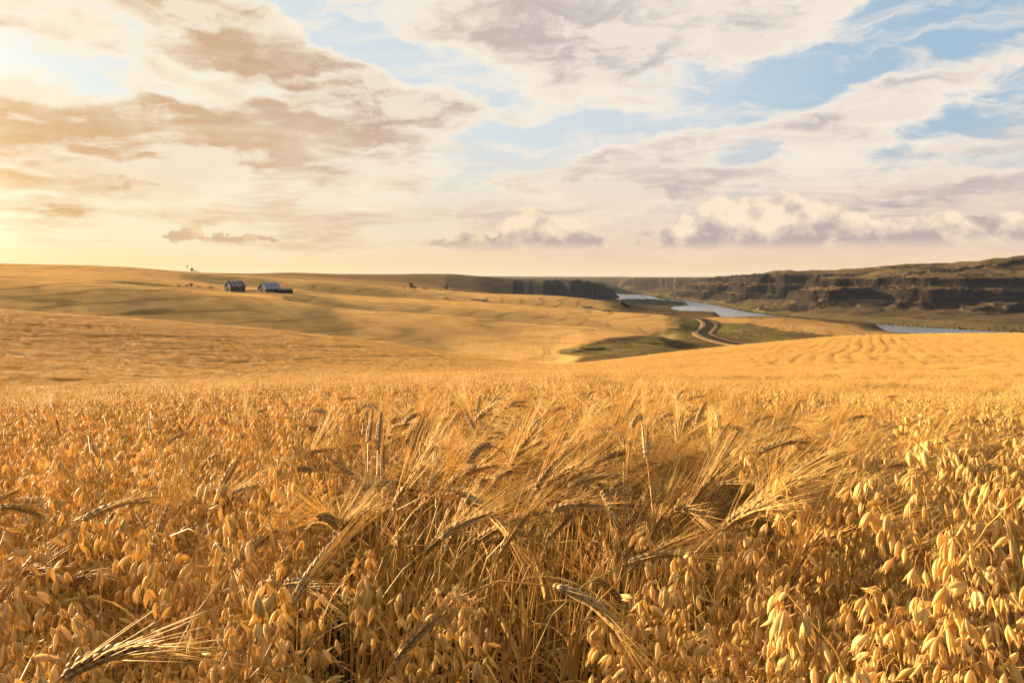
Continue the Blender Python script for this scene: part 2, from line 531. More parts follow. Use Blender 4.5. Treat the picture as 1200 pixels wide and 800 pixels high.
def ground_mat(name, kind):
    m, nt = nodes(name)
    ge = N(nt, 'ShaderNodeNewGeometry')
    pos = ge.outputs['Position']

    def noise(sx, sy, scale, det=5.0, rough=0.55, rot=0.0, dist=0.0):
        mp = N(nt, 'ShaderNodeMapping', {'Vector': pos, 'Rotation': (0, 0, rot), 'Scale': (sx, sy, 1)})
        return N(nt, 'ShaderNodeTexNoise', {'Vector': mp.outputs[0], 'Scale': scale, 'Detail': det, 'Roughness': rough, 'Distortion': dist}).outputs[0]

    def at(n):
        return N(nt, 'ShaderNodeAttribute', attribute_name=n).outputs['Fac']

    big = noise(1, 1, 0.006, 4)
    mid = noise(1, 0.35, 0.045, 6, 0.65, 0.5)
    fine = noise(1, 1, 0.8, 5, 0.7)
    if kind == 'soil':
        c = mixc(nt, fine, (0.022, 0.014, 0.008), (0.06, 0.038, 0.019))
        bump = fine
    else:
        straw = mixc(nt, sstep(nt, 0.3, 0.7, big), (0.53, 0.290, 0.098), (0.63, 0.365, 0.135))
        straw = mixc(nt, mth(nt, 'MULTIPLY', sstep(nt, 0.42, 0.66, mid), 0.55), straw, (0.40, 0.205, 0.065))
        lng = noise(0.010, 0.055, 1.0, 6, 0.6, 0.12)
        straw = mixc(nt, mth(nt, 'MULTIPLY', sstep(nt, 0.44, 0.66, lng), 0.75), straw, (0.36, 0.185, 0.06))
        # drill rows and wheel tracks running over the slopes
        mp = N(nt, 'ShaderNodeMapping', {'Vector': pos, 'Rotation': (0, 0, R(-24)), 'Scale': (1, 1, 1)})
        wv = N(nt, 'ShaderNodeTexWave', {'Vector': mp.outputs[0], 'Scale': 0.0125, 'Distortion': 5.0, 'Detail': 2.0, 'Detail Scale': 0.35},
               wave_type='BANDS', bands_direction='X').outputs[1]
        wv2 = N(nt, 'ShaderNodeTexWave', {'Vector': mp.outputs[0], 'Scale': 0.16, 'Distortion': 3.0, 'Detail': 2.0, 'Detail Scale': 0.1},
                wave_type='BANDS', bands_direction='X').outputs[1]
        patch = sstep(nt, 0.47, 0.62, noise(1, 1, 0.009, 3))
        mt = N(nt, 'ShaderNodeMapping', {'Vector': pos, 'Rotation': (0, 0, R(14))})
        ux = N(nt, 'ShaderNodeSeparateXYZ', {0: mt.outputs[0]}).outputs[0]
        ux = mth(nt, 'MULTIPLY_ADD', noise(1, 1, 0.008, 2, 0.5), 70.0, ux)
        fr = mth(nt, 'ABSOLUTE', mth(nt, 'SUBTRACT', mth(nt, 'FRACT', mth(nt, 'DIVIDE', ux, 26.0)), 0.5))
        tr = mth(nt, 'MULTIPLY', sstep(nt, 0.062, 0.03, mth(nt, 'ABSOLUTE', mth(nt, 'SUBTRACT', fr, 0.05))), sstep(nt, 0.44, 0.56, noise(1, 1, 0.007, 3)))
        straw = mixc(nt, mth(nt, 'MULTIPLY', tr, 0.6), straw, (0.17, 0.10, 0.04))
        straw = mixc(nt, mth(nt, 'MULTIPLY', mth(nt, 'MULTIPLY', sstep(nt, 0.5, 1.0, wv2), patch), 0.22), straw, (0.22, 0.13, 0.05))
        straw = mixc(nt, mth(nt, 'MULTIPLY', fine, 0.35), straw, (0.42, 0.225, 0.075))
        # unploughed ground: dry grass and sage
        wild = mixc(nt, noise(1, 1, 0.03, 6, 0.7), (0.055, 0.037, 0.020), (0.16, 0.098, 0.044))
        wild = mixc(nt, mth(nt, 'MULTIPLY', sstep(nt, 0.5, 0.7, noise(1, 1, 0.11, 5, 0.7)), 0.7), wild, (0.075, 0.06, 0.03))
        vo = N(nt, 'ShaderNodeTexVoronoi', {'Vector': pos, 'Scale': 0.16, 'Randomness': 1.0}).outputs[0]
        dots = mth(nt, 'MULTIPLY', sstep(nt, 0.34, 0.18, vo), sstep(nt, 0.42, 0.58, noise(1, 1, 0.022, 4)))
        blot = sstep(nt, 0.48, 0.62, noise(1, 1, 0.016, 5, 0.65))
        wild = mixc(nt, mth(nt, 'MULTIPLY', blot, 0.65), wild, (0.045, 0.032, 0.018))
        wild = mixc(nt, mth(nt, 'MULTIPLY', dots, 0.8), wild, (0.028, 0.024, 0.011))
        green = mixc(nt, sstep(nt, 0.3, 0.7, noise(1, 1, 0.06, 6, 0.75)), (0.055, 0.050, 0.017), (0.19, 0.132, 0.052))
        green = mixc(nt, mth(nt, 'MULTIPLY', dots, 0.75), green, (0.025, 0.028, 0.009))
        # basalt: dark columns and paler scree
        mr = N(nt, 'ShaderNodeMapping', {'Vector': pos, 'Scale': (1, 1, 0.4)})
        rk = N(nt, 'ShaderNodeTexNoise', {'Vector': mr.outputs[0], 'Scale': 0.05, 'Detail': 8.0, 'Roughness': 0.7}).outputs[0]
        ms = N(nt, 'ShaderNodeMapping', {'Vector': pos, 'Scale': (0.05, 0.05, 1)})
        st = N(nt, 'ShaderNodeTexNoise', {'Vector': ms.outputs[0], 'Scale': 0.14, 'Detail': 4.0, 'Roughness': 0.6}).outputs[0]
        rock = mixc(nt, rk, (0.007, 0.006, 0.006), (0.030, 0.0225, 0.019))
        rock = mixc(nt, mth(nt, 'MULTIPLY', sstep(nt, 0.48, 0.62, st), 0.55), rock, (0.042, 0.029, 0.021))
        sage = sstep(nt, 0.42, 0.66, noise(1, 1, 0.004, 4, 0.6))
        wild = mixc(nt, mth(nt, 'MULTIPLY', sage, 0.45), wild, (0.050, 0.036, 0.022))
        c = mixc(nt, at('wild'), straw, wild)
        c = mixc(nt, at('green'), c, green)
        c = mixc(nt, at('rock'), c, rock)
        bump = mth(nt, 'ADD', mth(nt, 'MULTIPLY', mid, 2.0), fine)
        bump = mth(nt, 'ADD', bump, mth(nt, 'MULTIPLY', mth(nt, 'MULTIPLY', rk, at('rock')), 22.0))
    b = N(nt, 'ShaderNodeBump', {'Strength': 0.6 if kind != 'soil' else 0.8, 'Distance': 0.9 if kind != 'soil' else 0.03, 'Height': bump})
    p = N(nt, 'ShaderNodeBsdfPrincipled', {'Base Color': c, 'Roughness': 1.0, 'Specular IOR Level': 0.0, 'Normal': b.outputs[0]})
    N(nt, 'ShaderNodeOutputMaterial', {0: p.outputs[0]})
    return m


def simple_mat(name, a, b, scale=3.0, rough=0.8, stretch=(1, 1, 1), metal=0.0, bump=0.0, detail=5.0):
    m, nt = nodes(name)
    tc = N(nt, 'ShaderNodeTexCoord')
    mp = N(nt, 'ShaderNodeMapping', {'Vector': tc.outputs['Object'], 'Scale': stretch})
    no = N(nt, 'ShaderNodeTexNoise', {'Vector': mp.outputs[0], 'Scale': scale, 'Detail': detail, 'Roughness': 0.65})
    c = mixc(nt, sstep(nt, 0.3, 0.7, no.outputs[0]), a, b)
    ins = {'Base Color': c, 'Roughness': rough, 'Metallic': metal, 'Specular IOR Level': 0.3 if rough < 0.85 else 0.03}
    if bump:
        ins['Normal'] = N(nt, 'ShaderNodeBump', {'Strength': 0.6, 'Distance': bump, 'Height': no.outputs[0]}).outputs[0]
    p = N(nt, 'ShaderNodeBsdfPrincipled', ins)
    N(nt, 'ShaderNodeOutputMaterial', {0: p.outputs[0]})
    return m


M_SOIL = ground_mat('stubble_soil', 'soil')
M_LAND = ground_mat('farmland', 'land')

# land cover, by where it lies
gx, gy, _ = project(PXG, PYG, GROUND)


def blob(cx, cy, sx, sy, r0, r1, rot=0.0):
    dx, dy = gx - cx, gy - cy
    c, s = math.cos(R(rot)), math.sin(R(rot))
    q = ((dx * c + dy * s) / sx) ** 2 + ((dy * c - dx * s) / sy) ** 2
    return (1 - smooth(0.55, 1.1, q + 0.35 * fbm(PXG / 14.0, PYG / 14.0, 33, 3))) * (RG > r0) * (RG < r1)


vis = (gx > -400) & (gx < 1600)
GREEN = np.zeros_like(H)
for b_ in [(735, 408, 70, 5.5, 240, 620, 2), (815, 385, 22, 22, 480, 900, -60), (760, 402, 46, 10, 300, 640, -20), (690, 412, 42, 6, 200, 480, 0)]:
    GREEN = np.maximum(GREEN, 0.9 * blob(*b_))
GREEN = np.maximum(GREEN, 0.95 * blob(885, 391, 52, 10, 380, 1050, 10))
GOLD = np.maximum(blob(960, 384, 95, 9, 600, 1150, 6), blob(850, 376, 40, 5, 600, 1150, 0)) * ~RIGHT
WILD = WILD * (1 - 0.62 * GOLD * (1 - GREEN))
GREEN = np.maximum(GREEN, 0.8 * blob(165, 333, 45, 2.6, 500, 800, 3))
GREEN = np.maximum(GREEN, 0.7 * blob(172, 366, 34, 4, 250, 480, -4))
GREEN = np.maximum(GREEN, 0.45 * blob(55, 352, 45, 3, 300, 480, 2))
GREEN = np.maximum(GREEN, 0.5 * blob(320, 342, 60, 3, 480, 760, 0))
GREEN = np.maximum(GREEN, 0.8 * ((PYG > 2700) & (PYG < 3640) & (PXG > 430) & (PXG < 700) & ~RIGHT))
GREEN = np.maximum(GREEN, 0.55 * RIGHT * (H - CAMZ < -90))


def grid_object(name, ia, ib, mat, jsub=None):
    """rings ia..ib of the land as one sheet, closed behind the camera by coarse sectors"""
    extra = np.linspace(PH1, PH0 + 2 * math.pi, 26)[1:-1]
    nr = ib - ia + 1
    V = np.stack([PXG[ia:ib + 1], PYG[ia:ib + 1], GROUND[ia:ib + 1]], -1)
    w = np.linspace(0, 1, 26)[1:-1][None, :]
    ez = GROUND[ia:ib + 1, -1:] * (1 - w) + GROUND[ia:ib + 1, :1] * w
    er = RING[ia:ib + 1][:, None]
    E = np.stack([er * np.sin(extra)[None, :], er * np.cos(extra)[None, :], ez], -1)
    V = np.concatenate([V, E], 1)
    nc = V.shape[1]
    verts = V.reshape(-1, 3)
    i, j = np.meshgrid(np.arange(nr - 1), np.arange(nc), indexing='ij')
    j2 = (j + 1) % nc
    q = np.stack([i * nc + j, (i + 1) * nc + j, (i + 1) * nc + j2, i * nc + j2], -1).reshape(-1, 4)[:, ::-1]
    tri = None
    if ia == 0:
        verts = np.concatenate([verts, [[0, 0, float(GROUND[0].mean())]]])
        c = len(verts) - 1
        tri = np.stack([np.full(nc, c), (np.arange(nc) + 1) % nc, np.arange(nc)], -1)
    me = bpy.data.meshes.new(name)
    me.vertices.add(len(verts))
    me.vertices.foreach_set('co', verts.astype(np.float32).ravel())
    nq, nt_ = len(q), 0 if tri is None else len(tri)
    loops = q.ravel() if tri is None else np.concatenate([q.ravel(), tri.ravel()])
    me.loops.add(len(loops))
    me.loops.foreach_set('vertex_index', loops.astype(np.int32))
    me.polygons.add(nq + nt_)
    st = np.concatenate([np.arange(nq) * 4, nq * 4 + np.arange(nt_) * 3]).astype(np.int32)
    me.polygons.foreach_set('loop_start', st)
    me.polygons.foreach_set('use_smooth', np.ones(nq + nt_, bool))
    me.update(calc_edges=True)
    me.validate()
    for nm, arr in (('wild', WILD), ('green', GREEN), ('rock', ROCK)):
        a = me.attributes.new(nm, 'FLOAT', 'POINT')
        d = arr[ia:ib + 1]
        e = d[:, -1:] * (1 - w) + d[:, :1] * w
        d = np.concatenate([d, e], 1).ravel()
        if tri is not None:
            d = np.append(d, 0)
        a.data.foreach_set('value', d.astype(np.float32))
    me.materials.append(mat)
    o = bpy.data.objects.new(name, me)
    COL.objects.link(o)
    o['kind'] = 'structure'
    return o


def ring_at(r):
    return int(np.argmin(np.abs(RING - r)))


iA, iB = ring_at(INST_R + 25), ring_at(1260)
grid_object('field', 0, iA, M_SOIL)
grid_object('hills', iA, iB, M_LAND)
grid_object('terrain', iB, NR - 1, M_LAND)

# ------------------------------------------------------------------ sky and light
EXPO = 2.2
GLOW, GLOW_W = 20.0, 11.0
SKY_S = 0.10
world = bpy.data.worlds.new('World')
scene.world = world
world.use_nodes = True
wt = world.node_tree
wt.nodes.clear()
sky = N(wt, 'ShaderNodeTexSky', sky_type='NISHITA', sun_disc=False, sun_elevation=SUN_EL, sun_rotation=SUN_AZ,
        air_density=1.2, dust_density=2.2, ozone_density=1.5, altitude=300.0)
tcw = N(wt, 'ShaderNodeTexCoord').outputs['Generated']
sx = N(wt, 'ShaderNodeSeparateXYZ', {0: tcw})
dx, dy, dz = sx.outputs
AZ = mth(wt, 'ARCTAN2', dx, dy)
EL = mth(wt, 'ARCSINE', dz)
K = 1.0 / (SKY_S * 2 ** EXPO)          # turns a wanted picture value into sky units


def srgb(r, g, b):
    return tuple(K * (((c / 255 + 0.055) / 1.055) ** 2.4 if c > 10 else c / 255 / 12.92) for c in (r, g, b))


Q = N(wt, 'ShaderNodeCombineXYZ', {0: AZ, 1: EL, 2: 0.0}).outputs[0]
# cloud sheets flatten towards the horizon
den = mth(wt, 'ADD', mth(wt, 'MAXIMUM', dz, 0.0), 0.10)
PX = mth(wt, 'DIVIDE', dx, den)
PY = mth(wt, 'DIVIDE', dy, den)
PP = N(wt, 'ShaderNodeCombineXYZ', {0: PX, 1: PY, 2: 0.0}).outputs[0]


def wnoise(vec, scale, det, rough, dist=0.0, loc=(0, 0, 0), scl=(1, 1, 1), rot=0.0):
    mp = N(wt, 'ShaderNodeMapping', {'Vector': vec, 'Location': loc, 'Scale': scl, 'Rotation': (0, 0, rot)})
    return N(wt, 'ShaderNodeTexNoise', {'Vector': mp.outputs[0], 'Scale': scale, 'Detail': det, 'Roughness': rough, 'Distortion': dist},
             noise_dimensions='2D')


wn = wnoise(Q, 9.0, 4.0, 0.55, loc=(3.1, 1.7, 0), scl=(1, 1.8, 1))
wv_ = N(wt, 'ShaderNodeVectorMath', {0: wn.outputs['Color'], 1: (0.5, 0.5, 0.5)}, operation='SUBTRACT').outputs[0]
QW = N(wt, 'ShaderNodeVectorMath', {0: wv_, 1: (0.10, 0.045, 0.0), 2: Q}, operation='MULTIPLY_ADD').outputs[0]

# banks of cloud: picture place, half sizes, tilt, weight
BANKS = [
    (120, 160, 330, 52, 2, 0.46), (-120, 150, 260, 60, 0, 0.40), (310, 140, 200, 46, 14, 0.34), (480, 120, 170, 52, 6, 0.32),
    (300, 52, 250, 34, 18, 0.42), (90, 20, 260, 34, 6, 0.22), (90, 205, 150, 22, 2, 0.30), (520, 20, 120, 50, 0, 0.20),
    (770, 45, 260, 72, -4, 0.50), (640, 40, 120, 60, 0, 0.25), (900, 130, 190, 42, -8, 0.42), (1030, 120, 120, 34, -16, 0.30),
    (1110, 160, 190, 32, -8, 0.40), (1190, 50, 150, 30, -10, 0.30), (700, 200, 240, 32, 4, 0.34), (900, 215, 300, 24, 2, 0.30),
    (1150, 225, 160, 22, -4, 0.36), (560, 240, 260, 18, 0, 0.26), (280, 258, 110, 12, 3, 0.30), (30, 243, 70, 9, 0, 0.36),
    (620, 278, 0, 0, 0, 0), (360, 196, 150, 16, 10, 0.18), (430, 75, 60, 34, 30, 0.22), (1080, 262, 260, 16, 0, 0.2),
]
CLEAR = [(990, 70, 210, 44, -14, 0.42), (1190, 128, 110, 20, -10, 0.30), (560, 95, 90, 26, 15, 0.34), (640, 165, 150, 16, -4, 0.3), (455, 70, 60, 22, 25, 0.3), (330, 105, 90, 10, 12, 0.25), (820, 180, 140, 14, -6, 0.1), (200, 100, 130, 14, 14, 0.2),
         (700, 150, 170, 16, -6, 0.22), (1000, 200, 130, 12, -8, 0.16), (60, 95, 120, 18, 5, 0.22), (560, 190, 120, 18, -6, 0.2), (390, 40, 60, 30, 30, 0.18)]


def band(vec, cx, cy, sxp, syp, tilt, amp, acc):
    if not amp:
        return acc
    a, t = azel(cx, cy)
    mp = N(wt, 'ShaderNodeMapping', {'Vector': vec, 'Location': (float(a), math.atan(float(t)), 0),
                                     'Rotation': (0, 0, -R(tilt)), 'Scale': (sxp / F * 1.25, syp / F * 1.25, 1)}, vector_type='TEXTURE')
    g = N(wt, 'ShaderNodeTexGradient', {0: mp.outputs[0]}, gradient_type='SPHERICAL').outputs[1]
    g = mth(wt, 'SMOOTH_MIN', mth(wt, 'MULTIPLY', g, 1.6), 1.0, 0.3)
    return mth(wt, 'MULTIPLY_ADD', g, amp, acc)


acc = 0.0
for b_ in BANKS:
    acc = band(QW, *b_[:5], b_[5] * 0.82, acc)
for b_ in CLEAR:
    acc = band(QW, *b_[:5], -b_[5] * 1.1, acc)

SUNV = (math.sin(SUN_AZ), math.cos(SUN_AZ))


def puff(off):
    n = wnoise(PP, 0.95, 9.0, 0.61, 0.0, loc=(off[0], off[1], 0), scl=(0.75, 1.0, 1), rot=R(14)).outputs[0]
    return n


n0 = puff((4.2, 1.3))
n1 = puff((4.2 + 0.10 * SUNV[0] * 0.75, 1.3 + 0.10))
n2 = wnoise(QW, 6.0, 9.0, 0.60, 0.0, loc=(1.3, 8.8, 0), scl=(1.0, 2.0, 1), rot=R(5)).outputs[0]
n2b = wnoise(QW, 6.0, 9.0, 0.60, 0.0, loc=(1.3 - 0.07, 8.8 + 0.07, 0), scl=(1.0, 2.0, 1), rot=R(5)).outputs[0]
st = wnoise(QW, 5.0, 6.0, 0.6, 0.6, loc=(9.0, 2.0, 0), scl=(1.0, 6.0, 1), rot=R(-7)).outputs[0]


wsp = wnoise(QW, 11.0, 7.0, 0.6, 0.4, loc=(5.5, 3.3, 0), scl=(1.0, 3.4, 1), rot=R(-9)).outputs[0]
wsp = mth(wt, 'MULTIPLY', mth(wt, 'SUBTRACT', wsp, 0.5), 0.55)


def dens(a, b):
    d = mth(wt, 'ADD', mth(wt, 'MULTIPLY_ADD', a, 0.95, -0.10), mth(wt, 'MULTIPLY_ADD', b, 0.85, wsp))
    return mth(wt, 'ADD', mth(wt, 'SUBTRACT', d, 0.86), acc)


D0, D1 = dens(n0, n2), dens(n1, n2b)
cov = sstep(wt, -0.06, 0.24, D0)
thick = mth(wt, 'MULTIPLY', sstep(wt, 0.08, 0.50, D0), mth(wt, 'MULTIPLY_ADD', n2, 0.9, 0.45), clamp=True)
lit = mth(wt, 'MULTIPLY_ADD', mth(wt, 'SUBTRACT', D0, D1), 7.5, 0.34, clamp=True)

west = sstep(wt, 0.25, -0.62, AZ)      # 1 towards the sun
high = sstep(wt, 0.02, 0.30, EL)
bright = mixc(wt, west, srgb(251, 238, 222), srgb(255, 244, 218))
bright = mixc(wt, mth(wt, 'SUBTRACT', 1.0, sstep(wt, 0.0, 0.16, EL)), bright, mixc(wt, west, srgb(242, 214, 184), srgb(255, 236, 185)))
shade = mixc(wt, west, srgb(186, 178, 182), srgb(210, 164, 110))
shade = mixc(wt, mth(wt, 'MULTIPLY', mth(wt, 'SUBTRACT', 1.0, high), 0.6), shade, mixc(wt, west, srgb(200, 180, 172), srgb(232, 182, 120)))
cl = mixc(wt, mth(wt, 'MULTIPLY', thick, mth(wt, 'SUBTRACT', 1.0, mth(wt, 'MULTIPLY', lit, 0.75))), bright, shade)

# clear air: Nishita blended with the pale warm veil that lies over the horizon
east = sstep(wt, 0.10, 0.50, AZ)
blue = mixc(wt, west, mixc(wt, east, srgb(202, 211, 219), srgb(158, 184, 207)), srgb(206, 213, 214))
air = mixc(wt, 0.9, sky.outputs[0], blue)
veil = mixc(wt, west, srgb(238, 208, 182), srgb(255, 240, 196))
veil = mixc(wt, sstep(wt, 0.055, -0.005, EL), veil, mixc(wt, west, srgb(242, 206, 164), srgb(255, 222, 146)))
air = mixc(wt, sstep(wt, 0.19, 0.0, EL), air, veil)
veil2 = mth(wt, 'MULTIPLY', sstep(wt, 0.46, 0.68, st), 0.6)
air = mixc(wt, veil2, air, bright)
colr = mixc(wt, mth(wt, 'MULTIPLY', cov, sstep(wt, 0.004, 0.03, EL)), air, cl)

# long low sheets, one behind the other, seen nearly edge on
lw = wnoise(Q, 1.0, 7.0, 0.60, 0.25, loc=(3.7, 1.9, 0), scl=(5.0, 34.0, 1), rot=R(1.5)).outputs[0]
lw2 = wnoise(Q, 1.0, 7.0, 0.60, 0.25, loc=(3.7, 1.9 + 0.22, 0), scl=(5.0, 34.0, 1), rot=R(1.5)).outputs[0]
lcov = mth(wt, 'MULTIPLY', sstep(wt, 0.47, 0.62, lw), mth(wt, 'MULTIPLY', sstep(wt, 0.012, 0.045, EL), sstep(wt, 0.21, 0.10, EL)))
llit = mth(wt, 'MULTIPLY_ADD', mth(wt, 'SUBTRACT', lw, lw2), 4.0, 0.25, clamp=True)
lsh = mixc(wt, west, srgb(206, 188, 182), srgb(228, 176, 112))
lcol = mixc(wt, llit, lsh, bright)
colr = mixc(wt, mth(wt, 'MULTIPLY', lcov, 0.72), colr, lcol)

# cumulus heaps standing along the skyline on the right
CUM = [(640, 277, 60, 28, 0), (590, 287, 90, 11, 0), (900, 266, 84, 34, 0), (850, 280, 80, 20, 0), (990, 275, 130, 17, 0), (1130, 272, 130, 18, 0),
       (700, 287, 0, 0, 0), (275, 278, 34, 6, 0), (215, 275, 22, 5, 0), (1060, 236, 0, 0, 0)]
bl = wnoise(Q, 30.0, 7.0, 0.56, 0.0, loc=(2.2, 7.1, 0), scl=(1, 1.35, 1))
bv = N(wt, 'ShaderNodeVectorMath', {0: bl.outputs['Color'], 1: (0.5, 0.5, 0.5)}, operation='SUBTRACT').outputs[0]
QC = N(wt, 'ShaderNodeVectorMath', {0: bv, 1: (0.085, 0.036, 0.0), 2: Q}, operation='MULTIPLY_ADD').outputs[0]
acc2 = 0.0
for c_ in CUM:
    if c_[2]:
        acc2 = band(QC, *c_, 1.0, acc2)
acc3 = mth(wt, 'ADD', acc2, mth(wt, 'MULTIPLY_ADD', bl.outputs[0], 0.7, -0.35))
ccov = mth(wt, 'MULTIPLY', sstep(wt, 0.14, 0.42, acc3), 0.92)
ccov = mth(wt, 'MULTIPLY', ccov, sstep(wt, 0.030, 0.046, EL))
topd = wnoise(Q, 30.0, 7.0, 0.56, 0.0, loc=(2.2 - 0.12, 7.1 + 0.30, 0), scl=(1, 1.35, 1)).outputs[0]
clit = mth(wt, 'MULTIPLY_ADD', mth(wt, 'SUBTRACT', bl.outputs[0], topd), 2.2, 0.10)
a_, t_ = azel(900, 284)
e_ = math.atan(float(t_))
clit = mth(wt, 'ADD', clit, mth(wt, 'MULTIPLY', sstep(wt, e_ - 0.002, e_ + 0.036, EL), 0.85), clamp=True)
ccol = mixc(wt, clit, mixc(wt, west, srgb(188, 170, 168), srgb(222, 182, 132)), mixc(wt, west, srgb(255, 232, 204), srgb(252, 218, 164)))
colr = mixc(wt, ccov, colr, ccol)
# sun glow in cloud left of the picture, boosted to light the crop softly
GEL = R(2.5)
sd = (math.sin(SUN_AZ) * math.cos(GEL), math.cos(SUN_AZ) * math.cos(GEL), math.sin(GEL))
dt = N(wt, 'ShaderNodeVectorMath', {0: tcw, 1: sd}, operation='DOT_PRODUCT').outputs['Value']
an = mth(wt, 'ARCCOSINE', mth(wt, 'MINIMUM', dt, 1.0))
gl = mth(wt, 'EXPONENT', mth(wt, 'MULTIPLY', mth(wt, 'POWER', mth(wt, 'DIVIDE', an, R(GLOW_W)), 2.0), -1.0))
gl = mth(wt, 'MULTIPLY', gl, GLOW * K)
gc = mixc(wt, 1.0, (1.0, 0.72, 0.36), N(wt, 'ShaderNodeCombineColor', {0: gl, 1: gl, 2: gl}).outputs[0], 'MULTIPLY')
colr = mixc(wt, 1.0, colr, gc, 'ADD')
# below the horizon
colr = mixc(wt, sstep(wt, 0.0, -0.02, EL), colr, srgb(150, 105, 50))
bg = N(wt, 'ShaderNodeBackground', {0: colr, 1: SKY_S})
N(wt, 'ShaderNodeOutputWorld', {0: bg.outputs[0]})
world.cycles.sampling_method = 'MANUAL'
world.cycles.sample_map_resolution = 1024

sun = bpy.data.lights.new('sun', 'SUN')
sun.energy = 5.0
sun.angle = R(1.5)
sun.color = (1.0, 0.78, 0.46)
sun_o = bpy.data.objects.new('sun', sun)
COL.objects.link(sun_o)
sun_o.rotation_euler = (math.pi / 2 - SUN_EL, 0, math.pi - SUN_AZ)

scene.view_settings.view_transform = 'Standard'
scene.view_settings.look = 'None'
scene.view_settings.gamma = 1
scene.view_settings.exposure = EXPO
scene.cycles.use_denoising = True
scene.cycles.max_bounces = 6
scene.cycles.diffuse_bounces = 3
scene.cycles.transmission_bounces = 4
scene.cycles.volume_bounces = 0
scene.cycles.use_adaptive_sampling = True
scene.cycles.adaptive_threshold = 0.02

# ------------------------------------------------------------------ the air over the valley
hm, hn = nodes('valley_air')
hv_ = N(hn, 'ShaderNodeVolumePrincipled', {'Color': (0.58, 0.66, 0.88, 1), 'Density': 1.0e-5, 'Anisotropy': 0.2})
ho = N(hn, 'ShaderNodeOutputMaterial')
hn.links.new(hv_.outputs[0], ho.inputs['Volume'])
zlo, zhi = float(GROUND.min()) - 1.5, float(GROUND.max()) + 4.0
tag(MB().box(-17500, 17500, -17500, 17500, zlo, zhi).obj('haze', hm), 'thin pale haze lying over the whole valley', 'haze', None, 'stuff')
# ------------------------------------------------------------------ river
m_, nt_ = nodes('river_water')
g_ = N(nt_, 'ShaderNodeNewGeometry')
mp_ = N(nt_, 'ShaderNodeMapping', {'Vector': g_.outputs['Position'], 'Scale': (1, 0.35, 1)})
w1_ = N(nt_, 'ShaderNodeTexNoise', {'Vector': mp_.outputs[0], 'Scale': 0.25, 'Detail': 5.0, 'Roughness': 0.6})
w2_ = N(nt_, 'ShaderNodeTexNoise', {'Vector': g_.outputs['Position'], 'Scale': 0.006, 'Detail': 3.0})
b_ = N(nt_, 'ShaderNodeBump', {'Strength': 0.7, 'Distance': 0.4, 'Height': w1_.outputs[0]})
p_ = N(nt_, 'ShaderNodeBsdfPrincipled', {'Base Color': (0.13, 0.135, 0.15, 1), 'IOR': 1.33, 'Normal': b_.outputs[0],
                                         'Roughness': mth(nt_, 'MULTIPLY_ADD', w2_.outputs[0], 0.10, 0.22)})
N(nt_, 'ShaderNodeOutputMaterial', {0: p_.outputs[0]})
M_WATER = m_
wm = MB()


def centre(P, n):
    s = np.concatenate([[0], np.cumsum(np.linalg.norm(np.diff(P, axis=0), axis=1))])
    q = np.linspace(0, s[-1], n)
    return np.stack([np.interp(q, s, P[:, 0]), np.interp(q, s, P[:, 1])], 1)


ca, cb = centre(RB, 160), centre(LB, 160)
off = ca - cb
off /= np.linalg.norm(off, axis=1)[:, None]
ca, cb = ca + off * 60, cb - off * 60
V = []
for a_, b_ in zip(ca, cb):
    for t_ in np.linspace(0, 1, 7):
        q_ = a_ + (b_ - a_) * t_
        V.append((q_[0], q_[1], WATER + 0.25))
wm.add(V, [(i * 7 + j, i * 7 + j + 1, (i + 1) * 7 + j + 1, (i + 1) * 7 + j) for i in range(159) for j in range(6)])
tag(wm.obj('water', M_WATER), kind='structure')

# ------------------------------------------------------------------ the road winding down to the river
RP = [(795, 370.6), (803, 371.2), (814, 372.8), (827, 376), (833, 380), (829.5, 385.6), (822, 389), (823, 393), (836, 398.6), (853, 403), (872, 406.5)]
pts = [hit(x, y, 240) for x, y in RP]
pts = sorted(pts, key=lambda p: -p[1])
last = pts[-1]
pts += [np.array([last[0] + 45, last[1] - 40, 0]), np.array([last[0] + 120, last[1] - 70, 0]), np.array([last[0] + 240, last[1] - 60, 0])]
first = pts[0]
pts = [np.array([first[0] - 90, first[1] + 60, 0])] + pts
P2 = np.array([p[:2] for p in pts])
s_ = np.concatenate([[0], np.cumsum(np.linalg.norm(np.diff(P2, axis=0), axis=1))])
q_ = np.linspace(0, s_[-1], 320)
RD = np.stack([np.interp(q_, s_, P2[:, 0]), np.interp(q_, s_, P2[:, 1])], 1)
for _ in range(260):
    RD[1:-1] = 0.5 * RD[1:-1] + 0.25 * (RD[:-2] + RD[2:])
tg = np.gradient(RD, axis=0)
tg /= np.linalg.norm(tg, axis=1)[:, None]
nrm = np.stack([tg[:, 1], -tg[:, 0]], 1)


def ribbon(name, offs, lift, mat, drop=0.0):
    mb, V = MB(), []
    k = len(offs)
    zc = ground(RD[:, 0], RD[:, 1])
    for i_ in range(40):
        zc[1:-1] = 0.5 * zc[1:-1] + 0.25 * (zc[:-2] + zc[2:])
    for n_, o_ in enumerate(offs):
        x = RD[:, 0] + nrm[:, 0] * o_
        y = RD[:, 1] + nrm[:, 1] * o_
        z = np.maximum(ground(x, y), zc - 1.0) * 0.6 + zc * 0.4 + lift - (drop if n_ in (0, k - 1) else 0)
        V.append(np.stack([x, y, z], 1))
    V = np.stack(V, 1).reshape(-1, 3)
    n = len(RD)
    mb.add(V, [(i * k + j, i * k + j + 1, (i + 1) * k + j + 1, (i + 1) * k + j) for i in range(n - 1) for j in range(k - 1)])
    return tag(mb.obj(name, mat, smoothed=True), kind='structure')


